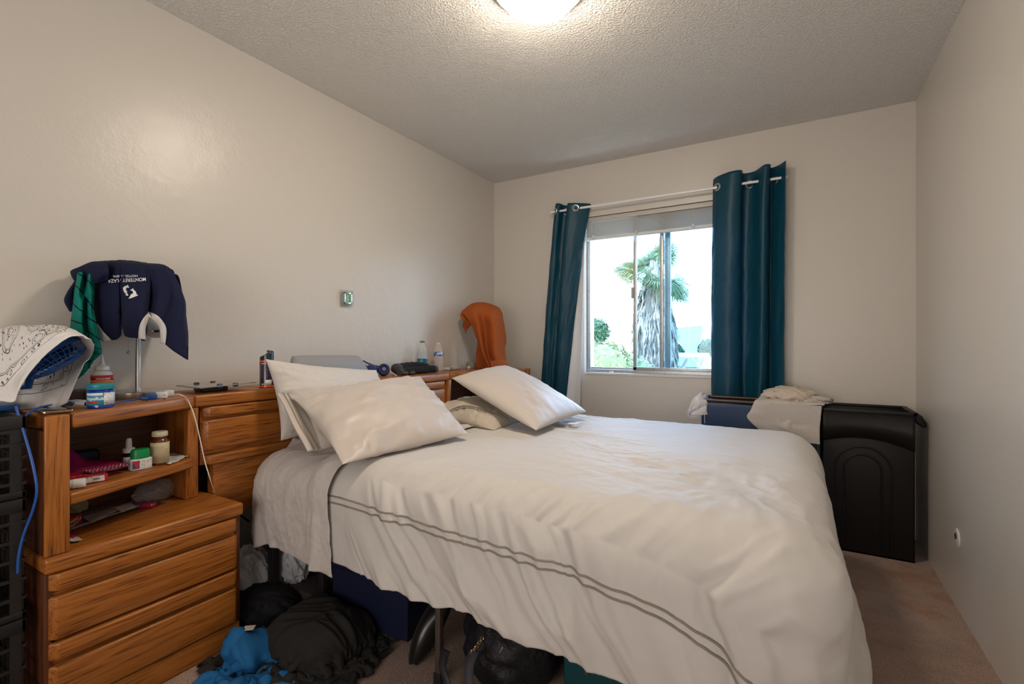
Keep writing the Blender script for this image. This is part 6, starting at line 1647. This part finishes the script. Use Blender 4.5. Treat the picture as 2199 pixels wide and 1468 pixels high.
for k in range(46):
    p = RG[int(k/46*39), -1] if k < 26 else RG[0, 8+(k-26)*31//20]
    q_ = Vector(p)+Vector((rng.gauss(0, .006)-(.008 if k >= 26 else 0), -.002, -.010-rng.random()*.012))
    b_.tube([Vector(p), (Vector(p)+q_)/2+Vector((.002, 0, 0)), q_], .0012, 4)
p = at(1513, 890, t=2.88); b_.tube([p, p-np.array([0, 0, .025]), p-np.array([-.002, 0, .05])], .0018, 4)
b_.done('fringe', M_RAG, rg)
# rainbow toy edge behind the tote
rt = thing('rainbow_toy', 'rainbow-coloured round toy peeking out behind the black tote', 'toy', (2.70, 3.30, 0.0))
cols_ = [(.7, .05, .02), (.5, .02, .05), (.35, .04, .4), (.1, .05, .55), (.03, .2, .5), (.02, .3, .1)]
for k, c_ in enumerate(cols_):
    b_ = B(); b_.sphere((2.735, 3.42, 0.335-k*0.03), 0.022, 12, 8, (1, 1, .9)); b_.done('bead', mat('bead_%s' % 'abcdef'[k], c_, .35), rt)
B().tube([(2.735, 3.42, 0.0), (2.735, 3.42, .37)], .004, 6).done('rod', WHITE, rt)

# ================================================================== UNDER AND BESIDE THE BED
FL = plane((0, 0, 0), (0, 0, 1))
def heap(name, label, cat, cx, cy, size, squeeze, m, seed, hum, res=64, steps=70, th=.003, rot=0, zo=0.16, extra=[], amp=.05, uprise=1):
    """a dropped piece of clothing: a sheet gathered to a fraction of its size and let fall over a hump"""
    s = np.linspace(-size/2, size/2, res); X, Y = np.meshgrid(s, s*0.9, indexing='ij')
    R_ = np.stack([X, Y, 0*X], -1)
    r = np.hypot(X, Y)/(size/2); ang = np.arctan2(Y, X)
    k = squeeze*(1+0.12*np.sin(3*ang+seed)+0.08*np.sin(5*ang+2*seed))
    P = np.stack([X*k, Y*k, 0*X], -1)
    P[..., 2] = zo+amp*fbm(X*7, Y*7, seed, 3)+amp*.6*ridge(X*11, Y*11, seed+5, 2)
    P[..., 0] += .03*fbm(X*8+3, Y*8, seed+7, 2); P[..., 1] += .03*fbm(X*8, Y*8+9, seed+9, 2)
    ca, sa = math.cos(rot), math.sin(rot); x0 = P[..., 0]*ca-P[..., 1]*sa; y0 = P[..., 0]*sa+P[..., 1]*ca
    P[..., 0] = x0+cx; P[..., 1] = y0+cy
    C_ = cloth(P, [FL]+hum+extra, steps=steps, iters=8, damp=.93, fric=.8, bend=.25, shear=.5, rest=R_, off=.006, seed=seed)
    C_ = upsample(C_, 3); n3 = C_.shape[0]; a_ = np.linspace(0, 1, n3)[:, None]; c2_ = np.linspace(0, 1, C_.shape[1])[None]
    wx = 1.6*fbm(a_*3, c2_*3, seed+21, 2); wy = 1.6*fbm(a_*3+9, c2_*3, seed+22, 2)
    dsp = .030*ridge(a_*3.2+wx, c2_*2.6+wy, seed+23, 2)+.011*ridge(a_*8+wx*2, c2_*7+wy*2, seed+24, 2)
    Nn = grid_normals(C_); Nn = Nn*np.sign(Nn[..., 2:3]+1e-6)
    C_ = C_+Nn*(dsp*np.clip(C_[..., 2]/.04, .25, 1))[..., None]; C_[..., 2] = np.maximum(C_[..., 2], .003)
    o = mesh_grid(name, C_, m, None, th)
    if label: tag(o, label, cat)
    return o, C_
M_DG = mat('charcoal_knit', (0.022, 0.020, 0.018), 0.85, spec=.25, bump=(500, .3, 2, .001))
M_BS = mat('azure_jersey', (0.012, 0.115, 0.30), 0.8, spec=.25, bump=(500, .3, 2, .001))
M_BK = mat('black_jersey', (0.010, 0.010, 0.012), 0.85, spec=.25)
CABC = rbox((-.1, .48, -.2), (.462, 1.04, .5), .005)
heap('dark_garment', 'crumpled charcoal garment heaped on the carpet by the bed', 'clothing', 0.73, 1.13, 0.95, 0.44, M_DG, 3, [rbox((.60, 1.02, -.1), (.88, 1.26, .12), .07)], 84, 80, extra=[CABC], zo=.20)
heap('blue_shirt', 'bright blue shirt crumpled on the carpet in front of the drawers', 'shirt', 0.635, 0.885, 0.95, 0.60, M_BS, 11, [rbox((.50, .92, -.1), (.66, 1.06, .075), .05)], 70, 70, extra=[CABC], zo=.12, rot=.5, amp=.035)
heap('black_garment', 'black garment tucked under the blue shirt at the cabinet foot', 'clothing', 0.545, 0.68, 0.26, 0.6, M_BK, 17, [], 40, 50, extra=[CABC], zo=.05)
tag(B().box(0.60, 0.66, 1.02, 1.08, 0.095, 0.10, 0, 1, None).done('garment_tag', mat('cream_tag', (.6, .55, .45), .6)), 'small cream card between the blue shirt and the dark garment', 'card') if False else None
# navy tote under the bed
nt_ = thing('under_bed_tote', 'navy storage bin under the bed, behind the dark garment', 'storage bin', (1.05, 1.55, 0.0))
M_NT = mat('navy_plastic', (0.006, 0.010, 0.040), 0.5)
Mt = Matrix.Translation((0.975, 1.31, 0)) @ Matrix.Rotation(math.radians(6), 4, 'Z')
b_ = B(); b_.poly_extrude([Mt @ Vector(p) for p in ((-.30, .03, .002), (0, .03, .002), (0, .42, .002), (-.30, .42, .002))], (0, 0, .02), .006)
b_.done('bin_base', M_NT, nt_)
b_ = B(); b_.box(-.335, .025, 0.0, .006+.0, .02, .235, .002, 1, Mt).box(.019, .025, 0, .44, .02, .235, .002, 1, Mt).box(-.335, -.329, 0, .44, .02, .235, .002, 1, Mt).box(-.335, .025, .434, .44, .02, .235, .002, 1, Mt)
b_.done('bin_wall', M_NT, nt_)
B().box(-.345, .035, -.01, .45, .225, .245, .006, 2, Mt).done('bin_lid', M_NT, nt_)
# teal box at the bottom edge of the picture
tx = thing('teal_box', 'dark teal box under the foot of the bed, with a round rivet', 'box', (1.85, 1.65, 0.0))
M_TB = mat('teal_board', (0.004, 0.060, 0.075), 0.5)
B().box(1.60, 2.15, 1.33, 1.75, 0.001, 0.238, .008, 3).done('box_body', M_TB, tx)
c_ = at(1260, 1443, y=1.328); B().lathe([(0, .004), (.006, .004), (.008, .001), (.008, -.003)], tuple(c_), 16, Matrix.Rotation(PI/2, 3, 'X')).done('rivet', mat('dull_brass', (.25, .22, .2), .35, metal=.9), tx)
# black bag with straps and chain
bgx = thing('duffel_bag', 'black bag with straps and a chain clip under the bed', 'bag', (1.38, 1.42, 0.0))
lb_ = lump('bag_body', None, None, (1.385, 1.43, .12), (.165, .20, .15), mat('bag_nylon', (0.008, .008, .012), .6, bump=(60, .5, 3, .01)), 31, .12, 1.8, .2, .78)
lb_.location = lb_.location-Vector(bgx.location); lb_.parent = bgx
def strap(pts, w_, m, name, parent, axis=(1, 0, 0)):
    A = arc(pts, 30); P = np.zeros((30, 2, 3)); ax = np.array(axis)/np.linalg.norm(axis)
    P[:, 0] = A-ax*w_/2; P[:, 1] = A+ax*w_/2
    return mesh_grid(name, P, m, parent, .002)
M_WEB = mat('grey_webbing', (.045, .042, .055), .7, bump=(900, .4, 1, .001)); M_BRASS = mat('brass', (.55, .42, .25), .3, metal=1.0)
strap([at(1020, 1395, t=1.42), at(1008, 1425, t=1.39), at(1005, 1468, t=1.36), at(1002, 1520, t=1.35), at(1000, 1565, t=1.36), at(985, 1572, t=1.355)], .032, M_WEB, 'strap', bgx)
strap([at(958, 1395, t=1.50), at(950, 1430, t=1.46), at(960, 1468, t=1.43), at(962, 1530, t=1.41)], .03, mat('black_webbing', (.02, .02, .03), .6), 'strap', bgx)
ch = [at(1036, 1368, t=1.405), at(1030, 1378, t=1.40), at(1025, 1386, t=1.40), at(1018, 1394, t=1.40)]
A = arc(ch, 9)
for k in range(8):
    dv = Vector(A[k+1]-A[k]).normalized(); Q_ = Vector((1, 0, 0)).rotation_difference(dv).to_matrix() @ Matrix.Rotation(k*PI/2, 3, 'X')
    B().torus(tuple((A[k]+A[k+1])/2), .0048, .0012, 14, 5, Q_).done('chain_link', M_BRASS, bgx)
B().tube(arc([at(1018, 1393, t=1.40), at(1013, 1396, t=1.395), at(1011, 1402, t=1.395)], 12), .0022, 6).done('clip_hook', mat('chrome', (.75, .72, .7), .2, metal=1), bgx)
B().tube(arc([at(1080, 1384, t=1.36), at(1078, 1392, t=1.355), at(1073, 1400, t=1.355)], 12), .002, 6).done('clip_hook', MATS['chrome'], bgx)
tag(sheet('dry_leaf', None, None, [at(1048, 1467, z=.03), at(1066, 1470, z=.03), at(1085, 1464, z=.035), at(1062, 1458, z=.04)], mat('leaf_green', (.22, .34, .12), .6), .01, 3, .004, .001), 'pale green scrap lying at the foot of the black bag', 'scrap')
# black shoe standing on its side behind the brown leg
M_SHOE = mat('black_leather', (.012, .011, .011), .28)
SH = np.zeros((40, 24, 3))
for i in range(40):
    s = i/39; prof_ = math.sin(PI*min(max(s, .02), .98))**.42
    for j in range(24):
        a = 2*PI*j/23; wy = .038*prof_*(1+.18*math.sin(s*5)); hz = .032*prof_*(1.0+.5*math.exp(-((s-.72)/.2)**2))
        SH[i, j] = ((s-.5)*.27, wy*math.cos(a), hz*math.sin(a)*(1 if math.sin(a) > 0 else .55)+.02)
Ms = Matrix.Translation((1.085, 1.335, .115)) @ Matrix.Rotation(math.radians(78), 4, 'Z') @ Matrix.Rotation(math.radians(-52), 4, 'Y') @ Matrix.Rotation(math.radians(82), 4, 'X')
sho = thing('black_shoe', 'shiny black leather shoe on its side behind the thin bed leg', 'shoe', (1.085, 1.335, 0))
V = SH.reshape(-1, 3); V = np.array([tuple(Ms @ Vector(p)) for p in V]); V[:, 2] = np.maximum(V[:, 2], .002)
b_ = B(); b_.grid(V.reshape(40, 24, 3)); b_.done('upper', M_SHOE, sho, 60)
b_ = B(); pl = [Ms @ Vector(((s-.5)*.285, sg_*.041*math.sin(PI*min(max(s, .01), .99))**.42*(1+.18*math.sin(s*5)), .004)) for sg_, rng_ in ((1, np.linspace(0, 1, 20)), (-1, np.linspace(1, 0, 20)[1:-1])) for s in rng_]
for p in pl: p.z = max(p.z, .002)
b_.poly_extrude(pl, tuple(Ms.to_3x3() @ Vector((0, 0, .010))), 0); b_.done('sole', mat('rubber_sole', (.02, .018, .017), .6), sho)
# clutter between the cabinet and the bed
M_PB = mat('white_film', (.62, .63, .66), .35, alpha=.75)
lump('plastic_bag', 'white crumpled plastic bag on the floor between the cabinet and the bed', 'bag', (0.225, 1.20, .10), (.10, .085, .13), M_PB, 41, .22, 2.2, 0, .75)
lump('plastic_bag', 'pale translucent plastic bag slumped behind the black bed leg', 'bag', (0.34, 1.315, .17), (.075, .06, .10), M_PB, 44, .25, 2.4, 0, 1.0)
# hold the second bag up on a dark shoe box
tag(B().box(.24, .52, 1.27, 1.50, .001, .085, .006).done('shoe_box', mat('dark_card', (.03, .02, .02), .7)), 'dark shoe box behind the charcoal garment under the bed', 'box')
tag(B().box(.34, .58, 1.56, 1.80, .001, .15, .006).done('maroon_box', mat('maroon_card', (.07, .018, .018), .7)), 'dark maroon box deep under the bed', 'box')
lump('black_pouch', 'black pouch lying on the floor in front of the white plastic bag', 'bag', (.375, 1.165, .05), (.13, .10, .075), M_BK, 47, .15, 1.8, .4, .66)

tag(B().tube(arc([(.03, 1.10, .43), (.02, 1.16, .40), (.03, 1.24, .345), (.05, 1.30, .28)], 20), .004, 8).done('black_cable', BLACK, None, 60), 'black cable running down the wall between the cabinet and the bed', 'cable')
c_ = at(535, 1348, z=.115)
obox(tuple(c_), .035, .028, .0015, 40, 0).done('paper_card', mat('cream_tag', (.6, .55, .45), .6)); tag(COL.objects[-1], 'small cream card between the blue shirt and the dark garment', 'card')
